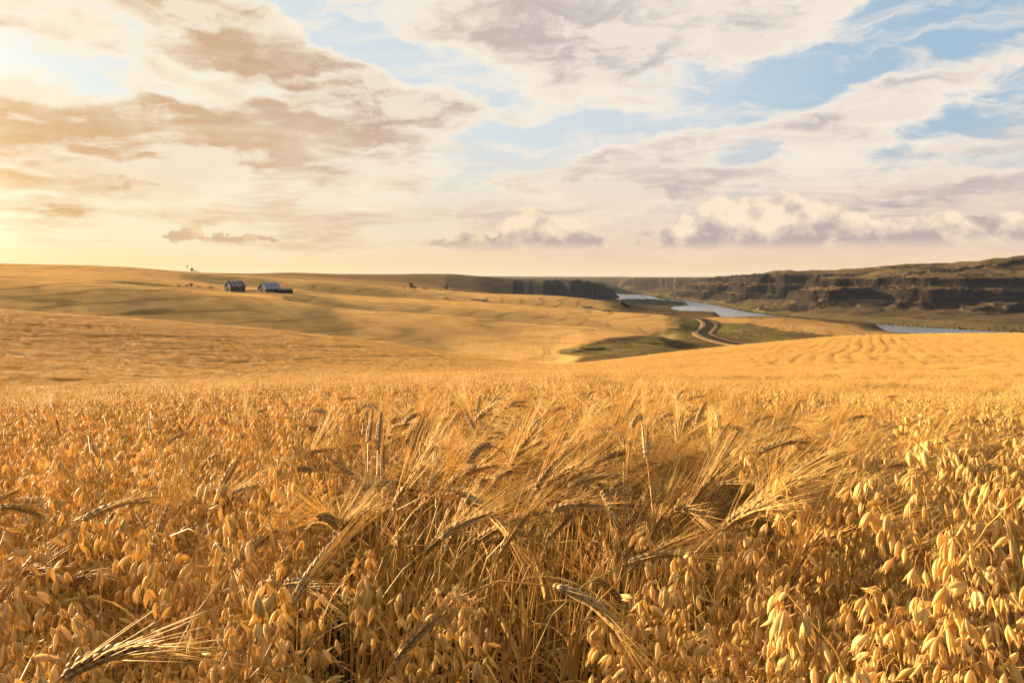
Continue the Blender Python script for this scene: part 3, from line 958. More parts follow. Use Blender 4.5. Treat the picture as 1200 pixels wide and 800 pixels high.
M_ROAD = simple_mat('worn_asphalt', (0.018, 0.012, 0.009), (0.034, 0.023, 0.017), 0.4, 0.97)
M_VERGE = simple_mat('road_verge', (0.15, 0.09, 0.042), (0.30, 0.185, 0.085), 0.12, 0.95)
M_LINE = simple_mat('road_paint', (0.45, 0.36, 0.12), (0.55, 0.44, 0.16), 0.5, 0.7)
ribbon('verge', [-9.5, -8, -6, -3.5, 0, 3.5, 6, 8, 9.5], 0.40, M_VERGE, 1.6)
ribbon('road', [-3.7, -1.8, 0, 1.8, 3.7], 0.62, M_ROAD, 0.0)


# ------------------------------------------------------------------ barns
def wood(name, a, b, stretch):
    return simple_mat(name, a, b, 1.6, 0.9, stretch, 0.0, 0.0)


M_WOOD = wood('weathered_boards', (0.060, 0.048, 0.040), (0.17, 0.13, 0.10), (3, 3, 0.35))
M_DARKW = wood('dark_boards', (0.018, 0.014, 0.012), (0.05, 0.038, 0.03), (3, 3, 0.35))
M_TIN = simple_mat('dull_roof_tin', (0.13, 0.125, 0.13), (0.26, 0.25, 0.26), 0.8, 0.42, (1.5, 0.3, 0.3), 0.75)
M_RUST = simple_mat('rusted_roof_tin', (0.07, 0.048, 0.038), (0.17, 0.12, 0.09), 0.9, 0.8, (1.5, 0.4, 0.4), 0.2)


def barn(name, px, py, w, l, hw, hr, yaw, label, patches, lean):
    p = hit(px, py, 400)
    t = empty(name, p, yaw)
    tag(t, label, 'barn', 'old farm buildings on the hill')
    # walls: the gable end faces -X, the ridge runs along X
    mb = MB()
    z0 = -1.2
    for x in (-l / 2, l / 2 - 0.2):
        v = []
        for xx in (x, x + 0.2):
            v += [(xx, -w / 2, z0), (xx, w / 2, z0), (xx, w / 2, hw), (xx, 0, hr - 0.12), (xx, -w / 2, hw)]
        mb.add(v, [(0, 1, 2, 3, 4), (9, 8, 7, 6, 5)] + [(k, k + 5, (k + 1) % 5 + 5, (k + 1) % 5) for k in range(5)])
    for y in (-w / 2, w / 2 - 0.2):
        mb.box(-l / 2 + 0.2, l / 2 - 0.2, y, y + 0.2, z0, hw - 0.05)
    mb.obj('wall', M_WOOD, t)
    rf = MB()
    ov = 0.5
    sl = (hr - hw) / (w / 2)
    for s in (-1, 1):
        y1 = s * (w / 2 + ov)
        z1 = hw - ov * sl
        v = [(x, y, z) for x in (-l / 2 - ov, l / 2 + ov) for y, z in ((0, hr), (y1, z1), (y1, z1 + 0.16), (0, hr + 0.16))]
        rf.add(v, [(0, 1, 2, 3), (7, 6, 5, 4), (0, 4, 5, 1), (1, 5, 6, 2), (2, 6, 7, 3), (3, 7, 4, 0)])
    roof = rf.obj('roof', M_TIN, t)
    for (x0, x1, f0, f1) in patches:
        pm = MB()
        y0, y1 = -(w / 2 + ov) * f0, -(w / 2 + ov) * f1
        za, zb = hr + 0.16 + 0.03 + y0 * sl, hr + 0.16 + 0.03 + y1 * sl
        v = [(x, y, z + d) for x in (x0, x1) for y, z in ((y0, za), (y1, zb)) for d in (0, 0.04)]
        pm.add(v, [(0, 1, 3, 2), (4, 6, 7, 5), (0, 4, 5, 1), (2, 3, 7, 6), (0, 2, 6, 4), (1, 5, 7, 3)])
        tag(pm.obj('roof_sheet', M_RUST, roof), 'rusted dark sheet on the barn roof')
    d = MB().box(-l / 2 - 0.08, -l / 2 - 0.01, -1.7, 1.7, z0, 3.3).obj('door', M_DARKW, t)
    MB().box(-l / 2 - 0.14, -l / 2 - 0.085, -1.8, 1.8, 3.1, 3.3).obj('door_rail', M_WOOD, d)
    MB().box(-l / 2 - 0.07, -l / 2 - 0.01, -0.6, 0.6, hw + 0.5, hw + 1.7).obj('loft_door', M_DARKW, t)
    for x in np.linspace(-l / 2 + 2, l / 2 - 2, 4):
        f = MB().box(x - 0.55, x + 0.55, -w / 2 - 0.06, -w / 2 - 0.01, 1.3, 2.5).obj('window', M_DARKW, t)
        MB().box(x - 0.7, x + 0.7, -w / 2 - 0.12, -w / 2 - 0.065, 1.16, 1.28).obj('window_sill', M_WOOD, f)
    if lean:
        lt = MB()
        x0, x1 = l / 2 - 6.5, l / 2 + 7.5
        lt.box(x0, x0 + 0.2, -w / 2 - 6, -w / 2 - 0.05, z0, 2.2).box(x1 - 0.2, x1, -w / 2 - 6, -w / 2 - 0.05, z0, 2.2)
        lt.box(x0 + 0.2, x1 - 0.2, -w / 2 - 6, -w / 2 - 5.8, z0, 1.9)
        le = lt.obj('lean_to', M_DARKW, t)
        v = [(x, y, z + dd) for x in (x0 - 0.3, x1 + 0.3) for y, z in ((-w / 2 - 6.5, 1.95), (-w / 2 - 0.3, 3.0)) for dd in (0, 0.14)]
        MB().add(v, [(0, 1, 3, 2), (4, 6, 7, 5), (0, 4, 5, 1), (2, 3, 7, 6), (0, 2, 6, 4), (1, 5, 7, 3)]).obj('lean_to_roof', M_RUST, le)
    return t


barn('weathered_barn', 275.5, 341.8, 9.5, 13.0, 4.6, 8.6, R(48),
     'brown board barn with a patchy half rusted roof, nearer the fence and the dark bush', [(-6.4, -4.4, 0.02, 0.98), (-2.6, -0.9, 0.1, 0.98), (1.3, 2.6, 0.0, 0.7), (3.4, 6.6, 0.05, 1.0)], False)
barn('weathered_barn', 316, 342.4, 12.0, 15.0, 3.2, 8.2, R(48),
     'grey roofed barn with a dark gable and a low lean-to shed beside it', [], True)


# ------------------------------------------------------------------ trees, bushes, fence, wind pump
def leaf_mat(name, a, b):
    m, nt = nodes(name)
    g = N(nt, 'ShaderNodeNewGeometry')
    no = N(nt, 'ShaderNodeTexNoise', {'Vector': g.outputs['Position'], 'Scale': 1.2, 'Detail': 3.0})
    c = mixc(nt, mth(nt, 'MULTIPLY_ADD', g.outputs['Random Per Island'], 0.5, mth(nt, 'MULTIPLY', no.outputs[0], 0.5)), a, b)
    p = N(nt, 'ShaderNodeBsdfPrincipled', {'Base Color': c, 'Roughness': 0.7, 'Specular IOR Level': 0.2})
    t = N(nt, 'ShaderNodeBsdfTranslucent', {'Color': c})
    x = N(nt, 'ShaderNodeMixShader', {0: 0.25, 1: p.outputs[0], 2: t.outputs[0]})
    N(nt, 'ShaderNodeOutputMaterial', {0: x.outputs[0]})
    return m


M_TREE = leaf_mat('tree_leaves', (0.018, 0.020, 0.010), (0.06, 0.055, 0.02))
M_BUSH = leaf_mat('sage_leaves', (0.035, 0.036, 0.016), (0.10, 0.085, 0.035))
M_DEAD = leaf_mat('dead_brush', (0.06, 0.035, 0.02), (0.17, 0.10, 0.05))
M_BARK = simple_mat('bark', (0.035, 0.025, 0.018), (0.09, 0.065, 0.045), 2.0, 0.9, (1, 1, 0.3))


def leaf_cloud(mb, blobs, n, size, rg):
    """many small leaf faces spread through a few uneven lobes"""
    vol = np.array([b[3] * b[4] * b[5] for b in blobs])
    pick = rg.choice(len(blobs), n, p=vol / vol.sum())
    for k in range(n):
        bx, by, bz, sx_, sy_, sz_ = blobs[pick[k]]
        d = rg.normal(size=3)
        d /= np.linalg.norm(d)
        d *= rg.uniform(0.35, 1.05) ** 0.6
        c = np.array([bx + d[0] * sx_, by + d[1] * sy_, bz + d[2] * sz_])
        a = rg.normal(size=3)
        a /= np.linalg.norm(a)
        b = np.cross(a, rg.normal(size=3))
        b /= np.linalg.norm(b) + 1e-9
        s = size * rg.uniform(0.5, 1.3)
        mb.add([c - a * s, c - b * s * 0.6, c + a * s, c + b * s * 0.6], [(0, 1, 2, 3)])


def tree(px, py, h, w, label, group, seed, name='broadleaf_tree', rmin=600, n=900, at_=None):
    rg = np.random.default_rng(seed)
    p = hit(px, py, rmin) if at_ is None else at_
    t = empty(name, (p[0], p[1], p[2] - 0.3), rg.uniform(0, 6))
    tag(t, label, 'tree', group)
    tr = MB()
    tr.tube([(0, 0, -0.5), (0.1, 0, h * 0.25), (0.15, 0.1, h * 0.5), (0.0, 0.2, h * 0.8)], [h * 0.035, h * 0.028, h * 0.02, h * 0.006], 7)
    blobs = [(0, 0, h * 0.6, w * 0.28, w * 0.28, h * 0.28), (0, 0, h * 0.82, w * 0.17, w * 0.17, h * 0.16)]
    for k in range(7):
        a = k * 0.9 + rg.uniform(-0.3, 0.3)
        rr, zz = w * rg.uniform(0.22, 0.36), h * rg.uniform(0.28, 0.74)
        q = (rr * math.cos(a), rr * math.sin(a), zz)
        tr.tube([(0, 0, zz * 0.6), (q[0] * 0.5, q[1] * 0.5, zz * 0.85), q], [h * 0.014, h * 0.010, h * 0.004], 5)
        blobs.append((*q, w * rg.uniform(0.14, 0.2), w * rg.uniform(0.14, 0.2), h * rg.uniform(0.10, 0.17)))
    tr.obj('trunk', M_BARK, t, True)
    cr = MB()
    leaf_cloud(cr, blobs, n, h * 0.035, rg)
    cr.obj('crown', M_TREE, t)
    return t


def bush(px, py, h, w, label, group, seed, mat=None, rmin=300, name='bush', n=320, cat='bush', at_=None):
    rg = np.random.default_rng(seed)
    p = hit(px, py, rmin) if at_ is None else at_
    t = empty(name, (p[0], p[1], p[2] - 0.1), rg.uniform(0, 6))
    tag(t, label, cat, group)
    st = MB()
    blobs = []
    for k in range(5):
        a = k * 1.3 + rg.uniform(-0.3, 0.3)
        q = (w * 0.28 * math.cos(a), w * 0.28 * math.sin(a), h * rg.uniform(0.4, 0.7))
        st.tube([(0, 0, -0.2), (q[0] * 0.4, q[1] * 0.4, q[2] * 0.6), q], [h * 0.03, h * 0.02, h * 0.008], 4)
        blobs.append((*q, w * rg.uniform(0.2, 0.3), w * rg.uniform(0.2, 0.3), h * rg.uniform(0.22, 0.36)))
    st.obj('stem', M_BARK, t, True)
    cr = MB()
    leaf_cloud(cr, blobs, n, max(h, w * 0.5) * 0.075, rg)
    cr.obj('foliage', mat or M_BUSH, t)
    return t


TG = 'trees standing in the far wheat'
tree(482, 339.3, 11.5, 9.5, 'dark rounded tree, tallest of the farmstead clump left on the far ridge', TG, 1)
tree(486, 339.4, 6.5, 8.0, 'low dark tree leaning out from the right of the tallest clump tree', TG, 2)
tree(474, 339, 3.6, 2.6, 'tiny lone tree just left of the dark rounded clump', TG, 3)
tree(497, 339.6, 5.0, 4.6, 'small dark tree with a smaller twin touching its right side', TG, 4)
tree(500.5, 339.6, 3.8, 2.6, 'slim right hand twin of the pair of small trees on the ridge', TG, 5)
tree(523, 340.3, 11.0, 8.2, 'pointed dark tree at the left end of the long low hedge', TG, 6)
bush(516, 340.2, 2.2, 5.0, 'low dark bush at the left foot of the pointed ridge tree', 'bushes on the far ridge', 7, M_TREE, 600)
for k, (x, h) in enumerate([(529, 2.6), (534, 2.2), (539, 2.4), (545, 2.4), (551, 2.0), (556, 1.5)]):
    bush(x, 341 + k * 0.35, h, 7.5, ['olive bush first in the hedge right of the pointed tree', 'olive bush second along the hedge from the pointed tree', 'olive bush third along the hedge from the pointed tree',
         'olive bush fourth along the hedge from the pointed tree', 'olive bush last but one of the hedge on the ridge', 'smallest bush ending the hedge on the far ridge'][k],
         'hedge bushes on the far ridge', 20 + k, M_BUSH, 600)
tree(225.2, 317.6, 7.2, 5.6, 'wind bent tree beside the wind pump on the left skyline', 'trees on the left skyline', 31, at_=crest(225.2, 900, 1600))
bush(232, 318.4, 2.4, 3.6, 'low bush right of the skyline tree by the wind pump', 'bushes on the left skyline', 32, M_DEAD, at_=crest(232, 900, 1600))
bush(228.5, 318.0, 2.8, 4.0, 'dark bush tucked under the skyline tree', 'bushes on the left skyline', 33, M_TREE, at_=crest(228.5, 900, 1600))

# wind pump on the skyline
p = crest(220, 900, 1600)
wp = tag(empty('wind_pump', p, R(20)), 'thin lattice wind pump standing on the left skyline beside the tree', 'wind pump')
M_STEEL = simple_mat('grey_steel', (0.06, 0.055, 0.05), (0.14, 0.12, 0.11), 2.0, 0.6, (1, 1, 1), 0.5)
tw = MB()
Lg = [(sx_, sy_) for sx_ in (-1, 1) for sy_ in (-1, 1)]
for a, b in Lg:
    MB().tube([(a * 0.95, b * 0.95, -0.4), (a * 0.12, b * 0.12, 7.0)], 0.09, 5).obj('leg', M_STEEL, wp)
for z in (1.5, 3.0, 4.5, 6.0):
    s = 0.95 - 0.83 * z / 7.0
    for (a, b), (c, d) in zip([(-1, -1), (1, -1), (1, 1), (-1, 1)], [(1, -1), (1, 1), (-1, 1), (-1, -1)]):
        tw.tube([(a * s, b * s, z), (c * s, d * s, z)], 0.05, 4)
        tw.tube([(a * s, b * s, z), (c * (s - 0.17), d * (s - 0.17), z + 1.4)], 0.035, 4)
tw.obj('brace', M_STEEL, wp)
wh = MB()
for k in range(14):
    a = k * 2 * math.pi / 14
    ca_, sa_ = math.cos(a), math.sin(a)
    n_ = np.array([-sa_ * 0.2, 0.12, ca_ * 0.2])
    c0, c1 = np.array([ca_ * 0.35, -0.5, 7.2 + sa_ * 0.35]), np.array([ca_ * 1.25, -0.5, 7.2 + sa_ * 1.25])
    o_ = np.array([0, 0.02, 0])
    wh.add([c0 - n_ * 0.4, c0 + n_ * 0.4, c1 + n_, c1 - n_, c0 - n_ * 0.4 + o_, c0 + n_ * 0.4 + o_, c1 + n_ + o_, c1 - n_ + o_],
           [(0, 1, 2, 3), (7, 6, 5, 4), (0, 4, 5, 1), (1, 5, 6, 2), (2, 6, 7, 3), (3, 7, 4, 0)])
wh.tube([(0, -0.6, 7.2), (0, 0.1, 7.2)], 0.12, 6)
wh.obj('wheel', M_STEEL, wp)
MB().tube([(0, 0.1, 7.2), (0, 1.4, 7.2)], 0.05, 5).box(-0.02, 0.02, 1.4, 2.3, 6.9, 7.6).obj('tail_vane', M_STEEL, wp)

# fence and scrub left of the barns
FX = [(208, 336.6), (216, 336.9), (224, 337.2), (232, 337.6), (240, 338.2), (250, 339.2), (259, 340.4)]
fp = [hit(x, y, 480) for x, y in FX]
o0 = fp[0]
fe = tag(empty('fence', o0), 'grey post and rail fence running left from the board barn', 'fence')
prev = None
for k in range(len(fp) - 1):
    for s in np.linspace(0, 1, 4)[:3]:
        q = fp[k] + (fp[k + 1] - fp[k]) * s
        q = np.array([q[0], q[1], float(ground(q[0], q[1]))]) - o0
        MB().tube([q + (0, 0, -0.3), q + (0.03, 0, 1.35)], [0.11, 0.09], 6).obj('post', M_WOOD, fe, True)
        if prev is not None:
            for z in (0.55, 1.1):
                MB().tube([prev + (0, -0.1, z), q + (0, -0.1, z)], 0.05, 5).obj('rail', M_WOOD, fe, True)
        prev = q
bush(247.5, 338.2, 2.6, 4.6, 'dark rounded bush by the fence just left of the board barn', 'scrub along the barn fence', 41, M_TREE, 480)
bush(224.5, 336.6, 3.6, 3.2, 'tall brown dead brush behind the middle of the barn fence', 'scrub along the barn fence', 42, M_DEAD, 480)
bush(210, 336.2, 1.8, 3.0, 'low brown brush at the far left end of the barn fence', 'scrub along the barn fence', 43, M_DEAD, 480)
bush(219, 336.3, 2.4, 3.4, 'brown brush between the fence end and the tall dead brush', 'scrub along the barn fence', 44, M_DEAD, 480)
bush(233, 337.2, 1.8, 4.4, 'thin brown brush between the tall dead brush and the dark bush', 'scrub along the barn fence', 45, M_DEAD, 480)
bush(292, 341.6, 1.6, 7.0, 'low brush filling the gap between the two barns', 'scrub along the barn fence', 46, M_DEAD, 480)
bush(299, 341.9, 1.4, 5.0, 'small brush at the dark gable of the grey roofed barn', 'scrub along the barn fence', 47, M_DEAD, 480)

# dark thickets in the folds of the fields and the mound by the river
for k, (x, y, h, w, lb) in enumerate([
        (557, 351.6, 1.6, 14, 'dark scrub patch on the crest below the far left cliff, left of its neighbour'), (567, 352.2, 1.5, 13, 'dark scrub patch on the crest, right of a similar one'),
        (523, 350, 1.2, 10, 'small dark scrub patch on the wheat crest under the pointed tree'),
        (688, 360.5, 2.0, 16, 'dark thicket in the fold of tan ground left of the river bend'), (712, 364.2, 1.6, 12, 'thin dark thicket nearer the wheat slope left of the road'),
        (687, 410.5, 1.5, 7, 'green thicket at the bottom of the grassy swale'), (699, 409.5, 1.3, 7, 'green thicket right of the swale bottom on the grass'),
        (677, 412.5, 1.0, 6, 'low green thicket at the left end of the grassy swale'), (768, 404, 1.2, 6, 'olive thicket on the grass slope left of the road')]):
    bush(x, y, h, w, lb, 'thickets in the field folds', 60 + k, M_TREE if k < 5 else M_BUSH, 240, 'thicket', 420, 'thicket')

# sagebrush on the bench beside the road, one of each shape then copies
protos = [bush(0, 0, 1.3, 2.6, 'round grey green sagebrush dotting the dry bench beside the road', 'sagebrush on the bench', 80 + k, M_BUSH, at_=np.array([0, 0, 0.0]), name='sagebrush', n=130) for k in range(4)]
used = set()
rg = np.random.default_rng(5)
cnt = 0
while cnt < 150:
    x, y = rg.uniform(842, 1020), rg.uniform(374, 402)
    if y < 376 + (x - 842) * 0.02 or y > 404 - abs(x - 890) * 0.03:
        continue
    if rg.random() > math.exp(-((x - 885) / 60) ** 2 - ((y - 388) / 9) ** 2) + 0.12:
        continue
    q = hit(x, y, 260)
    if np.hypot(q[0], q[1]) > 1150 or np.min(np.linalg.norm(RD - q[:2], axis=1)) < 13:
        continue
    k = cnt % 4
    o = protos[k] if k not in used else copy_tree(protos[k])
    used.add(k)
    o.location = q - np.array([0, 0, 0.1])
    o.rotation_euler = (0, 0, rg.uniform(0, 6.28))
    s = rg.uniform(0.6, 1.5)
    o.scale = (s, s, s * rg.uniform(0.8, 1.1))
    cnt += 1

# dark trees along the far water's edge on the right
LBS = ['riverside tree at the right edge by the far bank', 'riverside tree second from the right edge', 'riverside tree third from the right edge', 'broad riverside tree fourth from the right edge',
       'riverside tree near the end of the visible water', 'low riverside tree over the end of the visible water', 'small riverside tree alone left of the bank trees']
for k, (x, y, h, w) in enumerate([(1196, 388, 13, 12), (1188, 389, 11, 9), (1177, 388, 14, 12), (1168, 386.5, 11, 13), (1158, 387, 10, 10), (1150, 385.5, 7, 10), (1120, 380.5, 7, 11)]):
    q = hit(x, y, 1250)
    tree(0, 0, h, w, 'dark ' + LBS[k], 'trees along the far river bank', 100 + k, 'riverside_tree', n=260, at_=q)

# low wood on the flat point in the river
wd = MB()
rg = np.random.default_rng(8)
k = 0
while k < 420:
    x, y = rg.uniform(470, 690), rg.uniform(2760, 3560)
    q = np.array([x, y])
    if inside(RIVER, np.array([x]), np.array([y]))[0] or x > 668:
        continue
    z = float(ground(x, y))
    if z > WATER + 8:
        continue
    hh = rg.uniform(3, 6.5)
    leaf_cloud(wd, [(x, y, z + hh * 0.5, rg.uniform(4, 8), rg.uniform(4, 8), hh * 0.5)], 22, 1.5, rg)
    k += 1
tag(wd.obj('riverside_wood', M_BUSH), 'low green wood covering the flat point in the river', 'wood', None, 'stuff')
# ------------------------------------------------------------------ barley and oats
MATS = {'stem': M_STEM, 'leaf': M_LEAF, 'ear': M_EAR, 'awns': M_AWN, 'panicle': M_STEM, 'spikelet': M_OAT}
MLIST = [M_STEM, M_LEAF, M_EAR, M_AWN, M_OAT, M_FAR]
MIDX = {'stem': 0, 'leaf': 1, 'ear': 2, 'awns': 3, 'panicle': 0, 'spikelet': 4}


def leaf_blade(mb, p, heading, length, width, rise, rg, n=7):
    """a dry blade: leaves the stem upwards, arches over and curls"""
    h = np.array([math.cos(heading), math.sin(heading), 0])
    side = np.array([-h[1], h[0], 0])
    ang = rise
    c = np.array(p, float)
    V = []
    tw = rg.uniform(-0.8, 0.8)
    dr = rg.uniform(1.4, 3.0)
    for i in range(n):
        s = i / (n - 1)
        w = width * (0.55 + 0.45 * math.sin(math.pi * min(1, s * 1.6 + 0.25))) * (1 - s ** 3) * 0.5 + 0.0003
        a = tw * s * 2
        up = np.array([0, 0, 1.0]) * math.cos(ang) * 0 + np.cross(side, h * math.cos(ang) + np.array([0, 0, math.sin(ang)]))
        sd = side * math.cos(a) + up * math.sin(a)
        V += [c - sd * w, c + up * w * 0.35, c + sd * w]
        c = c + (h * math.cos(ang) + np.array([0, 0, math.sin(ang)])) * length / (n - 1)
        ang -= dr / n * (0.5 + s)
    f = []
    for i in range(n - 1):
        for j in range(2):
            f.append((i * 3 + j, i * 3 + j + 1, (i + 1) * 3 + j + 1, (i + 1) * 3 + j))
    mb.add(V, f)


def bend_path(p0, d0, length, n, turn, lean):
    """a curve in the XZ plane from p0: angle from the vertical goes from d0 by turn(s)"""
    P = [np.array(p0, float)]
    for i in range(n - 1):
        a = d0 + turn((i + 0.5) / (n - 1))
        P.append(P[-1] + np.array([math.sin(a), lean * math.sin(a), math.cos(a)]) * length / (n - 1))
    return np.array(P)


GRAIN = [0.15, 0.8, 1.0, 0.8, 0.3]
HUSK = [0.12, 0.62, 0.96, 0.98, 0.72, 0.36, 0.04]


def make_barley(seed, nod, tall=1.0, full=True):
    rg = np.random.default_rng(seed)
    parts = {k: MB() for k in ('stem', 'ear', 'awns')}
    parts['leaf'] = []
    lean = rg.uniform(0.02, 0.14)
    top = nod * 0.62
    S = bend_path((0, 0, -0.03), lean, 1.0, 15, lambda s: 0.05 * s + top * smooth(0.70, 1.0, s) ** 1.3, rg.uniform(-0.3, 0.3))
    a0 = lean + 0.05 + top
    el = rg.uniform(0.080, 0.105)
    yb = (S[-1] - S[-2])[1] / max(1e-6, np.linalg.norm(S[-1] - S[-2]))
    E = bend_path(S[-1], a0, el, 19, lambda s: (nod - top) * s, yb)
    peak = max(S[:, 2].max(), E[:, 2].max())
    dz = tall - peak
    S[:, 2] += dz * np.clip(np.arange(15) / 7.0, 0, 1)
    E[:, 2] += dz
    parts['stem'].tube(S, np.linspace(0.0021, 0.0012, 15), 5)
    for q in (4, 7, 9):
        parts['stem'].tube([S[q] - (S[q] - S[q - 1]) * 0.12, S[q] + (S[q + 1] - S[q]) * 0.12], 0.0030, 5)
    nl = rg.integers(2, 4)
    for i in range(nl):
        k = [3, 6, 9][i]
        parts['leaf'].append(MB())
        leaf_blade(parts['leaf'][-1], S[k], rg.uniform(0, 6.28), rg.uniform(0.13, 0.26), rg.uniform(0.006, 0.011), rg.uniform(0.6, 1.35), rg)
    T = np.gradient(E, axis=0)
    T /= np.linalg.norm(T, axis=1)[:, None]
    side = np.cross(T, (0, 0.02, 1.0))
    side /= np.linalg.norm(side, axis=1)[:, None] + 1e-9
    nrm_ = np.cross(side, T)
    twist = rg.uniform(0, 1.5)
    parts['ear'].tube(E, 0.0016, 5)
    for i in range(18):
        s = i / 17
        sz = 0.75 + 0.35 * math.sin(math.pi * min(1, s + 0.15))
        for q in range(3):
            ph = twist + (0 if i % 2 else math.pi) + (q - 1) * 0.95
            o = side[i] * math.cos(ph) + nrm_[i] * math.sin(ph)
            d = T[i] + o * 0.30
            d /= np.linalg.norm(d)
            b = E[i] + o * 0.0022
            parts['ear'].loft(b, d, 0.0112 * sz, 0.0056 * sz, 0.0046 * sz, GRAIN, 5 if full else 4, rg.uniform(0, 3))
            if q == (0 if i % 2 else 2) or (q == 1 and i % 2):
                al = rg.uniform(0.105, 0.165) * (1.05 - 0.25 * s)
                d2 = T[i] + o * rg.uniform(0.10, 0.34) + rg.normal(size=3) * 0.045
                d2 /= np.linalg.norm(d2)
                sag = np.array([0, 0, -1.0]) * rg.uniform(0.0, 0.05) + T[i] * 0.03
                c0 = b + d * 0.0095 * sz
                pth = [c0 + d2 * al * t + sag * al * t * t for t in (0, 0.35, 0.7, 1.0)]
                parts['awns'].tube(pth, [0.00045, 0.00038, 0.00028, 0.00010], 3)
    return parts


def spikelet(mb, p, d, s, rg, k=6):
    """an oat floret: two papery glumes, parted at the tip, round a plump grain"""
    d = np.asarray(d, float) / np.linalg.norm(d)
    o = np.cross(d, rg.normal(size=3))
    o /= np.linalg.norm(o) + 1e-9
    sp = rg.uniform(0.06, 0.24) if rg.random() < 0.8 else rg.uniform(0.3, 0.55)
    L_ = 0.024 * s
    for q, m in ((1, 1.0), (-1, 0.92)):
        mb.loft(np.asarray(p) + o * q * 0.0007 * s, d + o * q * sp, L_ * m, 0.0072 * s, 0.0044 * s, HUSK, k, rg.uniform(0, 3), 0, 0.03)
    if rg.random() < 0.5:
        mb.loft(np.asarray(p) + d * 0.003 * s, d - o * sp * 0.2, 0.019 * s, 0.0050 * s, 0.0044 * s, HUSK, 5, 0.0, 0, 0.0)


def make_oat(seed, tall=1.0, full=True, nsp=34, split=False):
    rg = np.random.default_rng(seed)
    parts = {k: MB() for k in ('stem', 'panicle')}
    parts['leaf'] = []
    sp = []
    lean = rg.uniform(0.0, 0.10)
    nodd = rg.uniform(0.15, 0.75)
    S = bend_path((0, 0, -0.03), lean, tall, 15, lambda s: 0.04 * s + nodd * smooth(0.78, 1.0, s), rg.uniform(-0.5, 0.5))
    S[:, 2] += (tall - S[:, 2].max()) * np.clip(np.arange(15) / 7.0, 0, 1)
    parts['stem'].tube(S[:12], np.linspace(0.0024, 0.0014, 12), 5)
    for i in range(rg.integers(2, 4)):
        k = [3, 6, 9][i]
        parts['leaf'].append(MB())
        leaf_blade(parts['leaf'][-1], S[k], rg.uniform(0, 6.28), rg.uniform(0.16, 0.30), rg.uniform(0.008, 0.014), rg.uniform(0.5, 1.3), rg)
    R_ = S[11:]
    parts['panicle'].tube(R_, np.linspace(0.0013, 0.0006, len(R_)), 4)
    n = 0
    whorls = 7
    while n < nsp:
        for w in range(whorls):
            s = w / (whorls - 1)
            i = s * (len(R_) - 1.01)
            i0_, f = int(i), i - int(i)
            base = R_[i0_] * (1 - f) + R_[i0_ + 1] * f
            a = rg.uniform(0, 6.28)
            ln = (0.052 * (1 - s) + 0.018) * rg.uniform(0.6, 1.25)
            h = np.array([math.cos(a), math.sin(a), 0])
            p1 = base + h * ln * 0.45 + np.array([0, 0, ln * 0.42])
            p2 = base + h * ln * 0.85 + np.array([0, 0, ln * 0.22])
            p3 = p2 + h * 0.004 + np.array([0, 0, -0.012])
            parts['panicle'].tube([base, p1, p2, p3], [0.0005, 0.00045, 0.0004, 0.00035], 3)
            dd = np.array([0, 0, -1.0]) + rg.normal(size=3) * 0.28 + h * 0.18
            sp.append((p3, dd, rg.uniform(0.85, 1.15)))
            n += 1
            if rg.random() < 0.35:
                q = (p1 + p2) / 2
                q2 = q + rg.normal(size=3) * 0.006 + np.array([0, 0, -0.016])
                parts['panicle'].tube([q, q2], 0.00035, 3)
                sp.append((q2, np.array([0, 0, -1.0]) + rg.normal(size=3) * 0.3, rg.uniform(0.8, 1.05)))
                n += 1
    sp.append((R_[-1], np.array([0.4, 0, -0.4]) + rg.normal(size=3) * 0.3, 1.0))
    return parts, sp, rg


LIB_B, LIB_O = [], []          # part meshes of each variant: [(name, mesh), ...]
JOIN = {'barley': bpy.data.collections.new('barley_variants'), 'oat': bpy.data.collections.new('oat_variants')}


def joined(name, mb, col):
    o = bpy.data.objects.new(name, mb.mesh(name, MLIST, True))
    col.objects.link(o)


NODS = [0.50, 0.75, 0.95, 1.15, 1.35, 1.5, 1.65, 1.9, 2.35, 2.7, 1.25, 1.75]
for i, nd_ in enumerate(NODS):
    P_ = make_barley(300 + i, nd_)
    LIB_B.append([(k, P_[k].mesh(k, MATS[k], True)) for k in ('stem', 'ear', 'awns')] + [('leaf', q.mesh('leaf', M_LEAF, True)) for q in P_['leaf']])
    J = MB()
    for k in P_:
        for q in (P_[k] if k == 'leaf' else [P_[k]]):
            J.merge(q, MIDX[k])
    joined('v%02d' % i, J, JOIN['barley'])
SPIKE = []                      # a few single florets shared by the nearest oats
for i in range(6):
    mb = MB()
    spikelet(mb, (0, 0, 0), (0, 0, -1), 1.0, np.random.default_rng(900 + i), 7)
    SPIKE.append(mb.mesh('spikelet', M_OAT, True))
OAT_SP = []
for i in range(12):
    P_, sp_, rg_ = make_oat(500 + i, nsp=[30, 40, 48, 36][i % 4])
    pan = MB()
    for p, d, s in sp_:
        spikelet(pan, p, d, s, rg_)
    OAT_SP.append(sp_)
    J = MB()
    for k in P_:
        for q in (P_[k] if k == 'leaf' else [P_[k]]):
            J.merge(q, MIDX[k])
    J.merge(pan, MIDX['spikelet'])
    joined('v%02d' % i, J, JOIN['oat'])
    LIB_O.append([('stem', P_['stem'].mesh('stem', M_STEM, True)), 
                  ('panicle', P_['panicle'].mesh('panicle', M_STEM, True)), ('full', MB().merge(P_['panicle'], 0).merge(pan, 1).mesh('panicle', [M_STEM, M_OAT], True))] + [('leaf', q.mesh('leaf', M_LEAF, True)) for q in P_['leaf']])


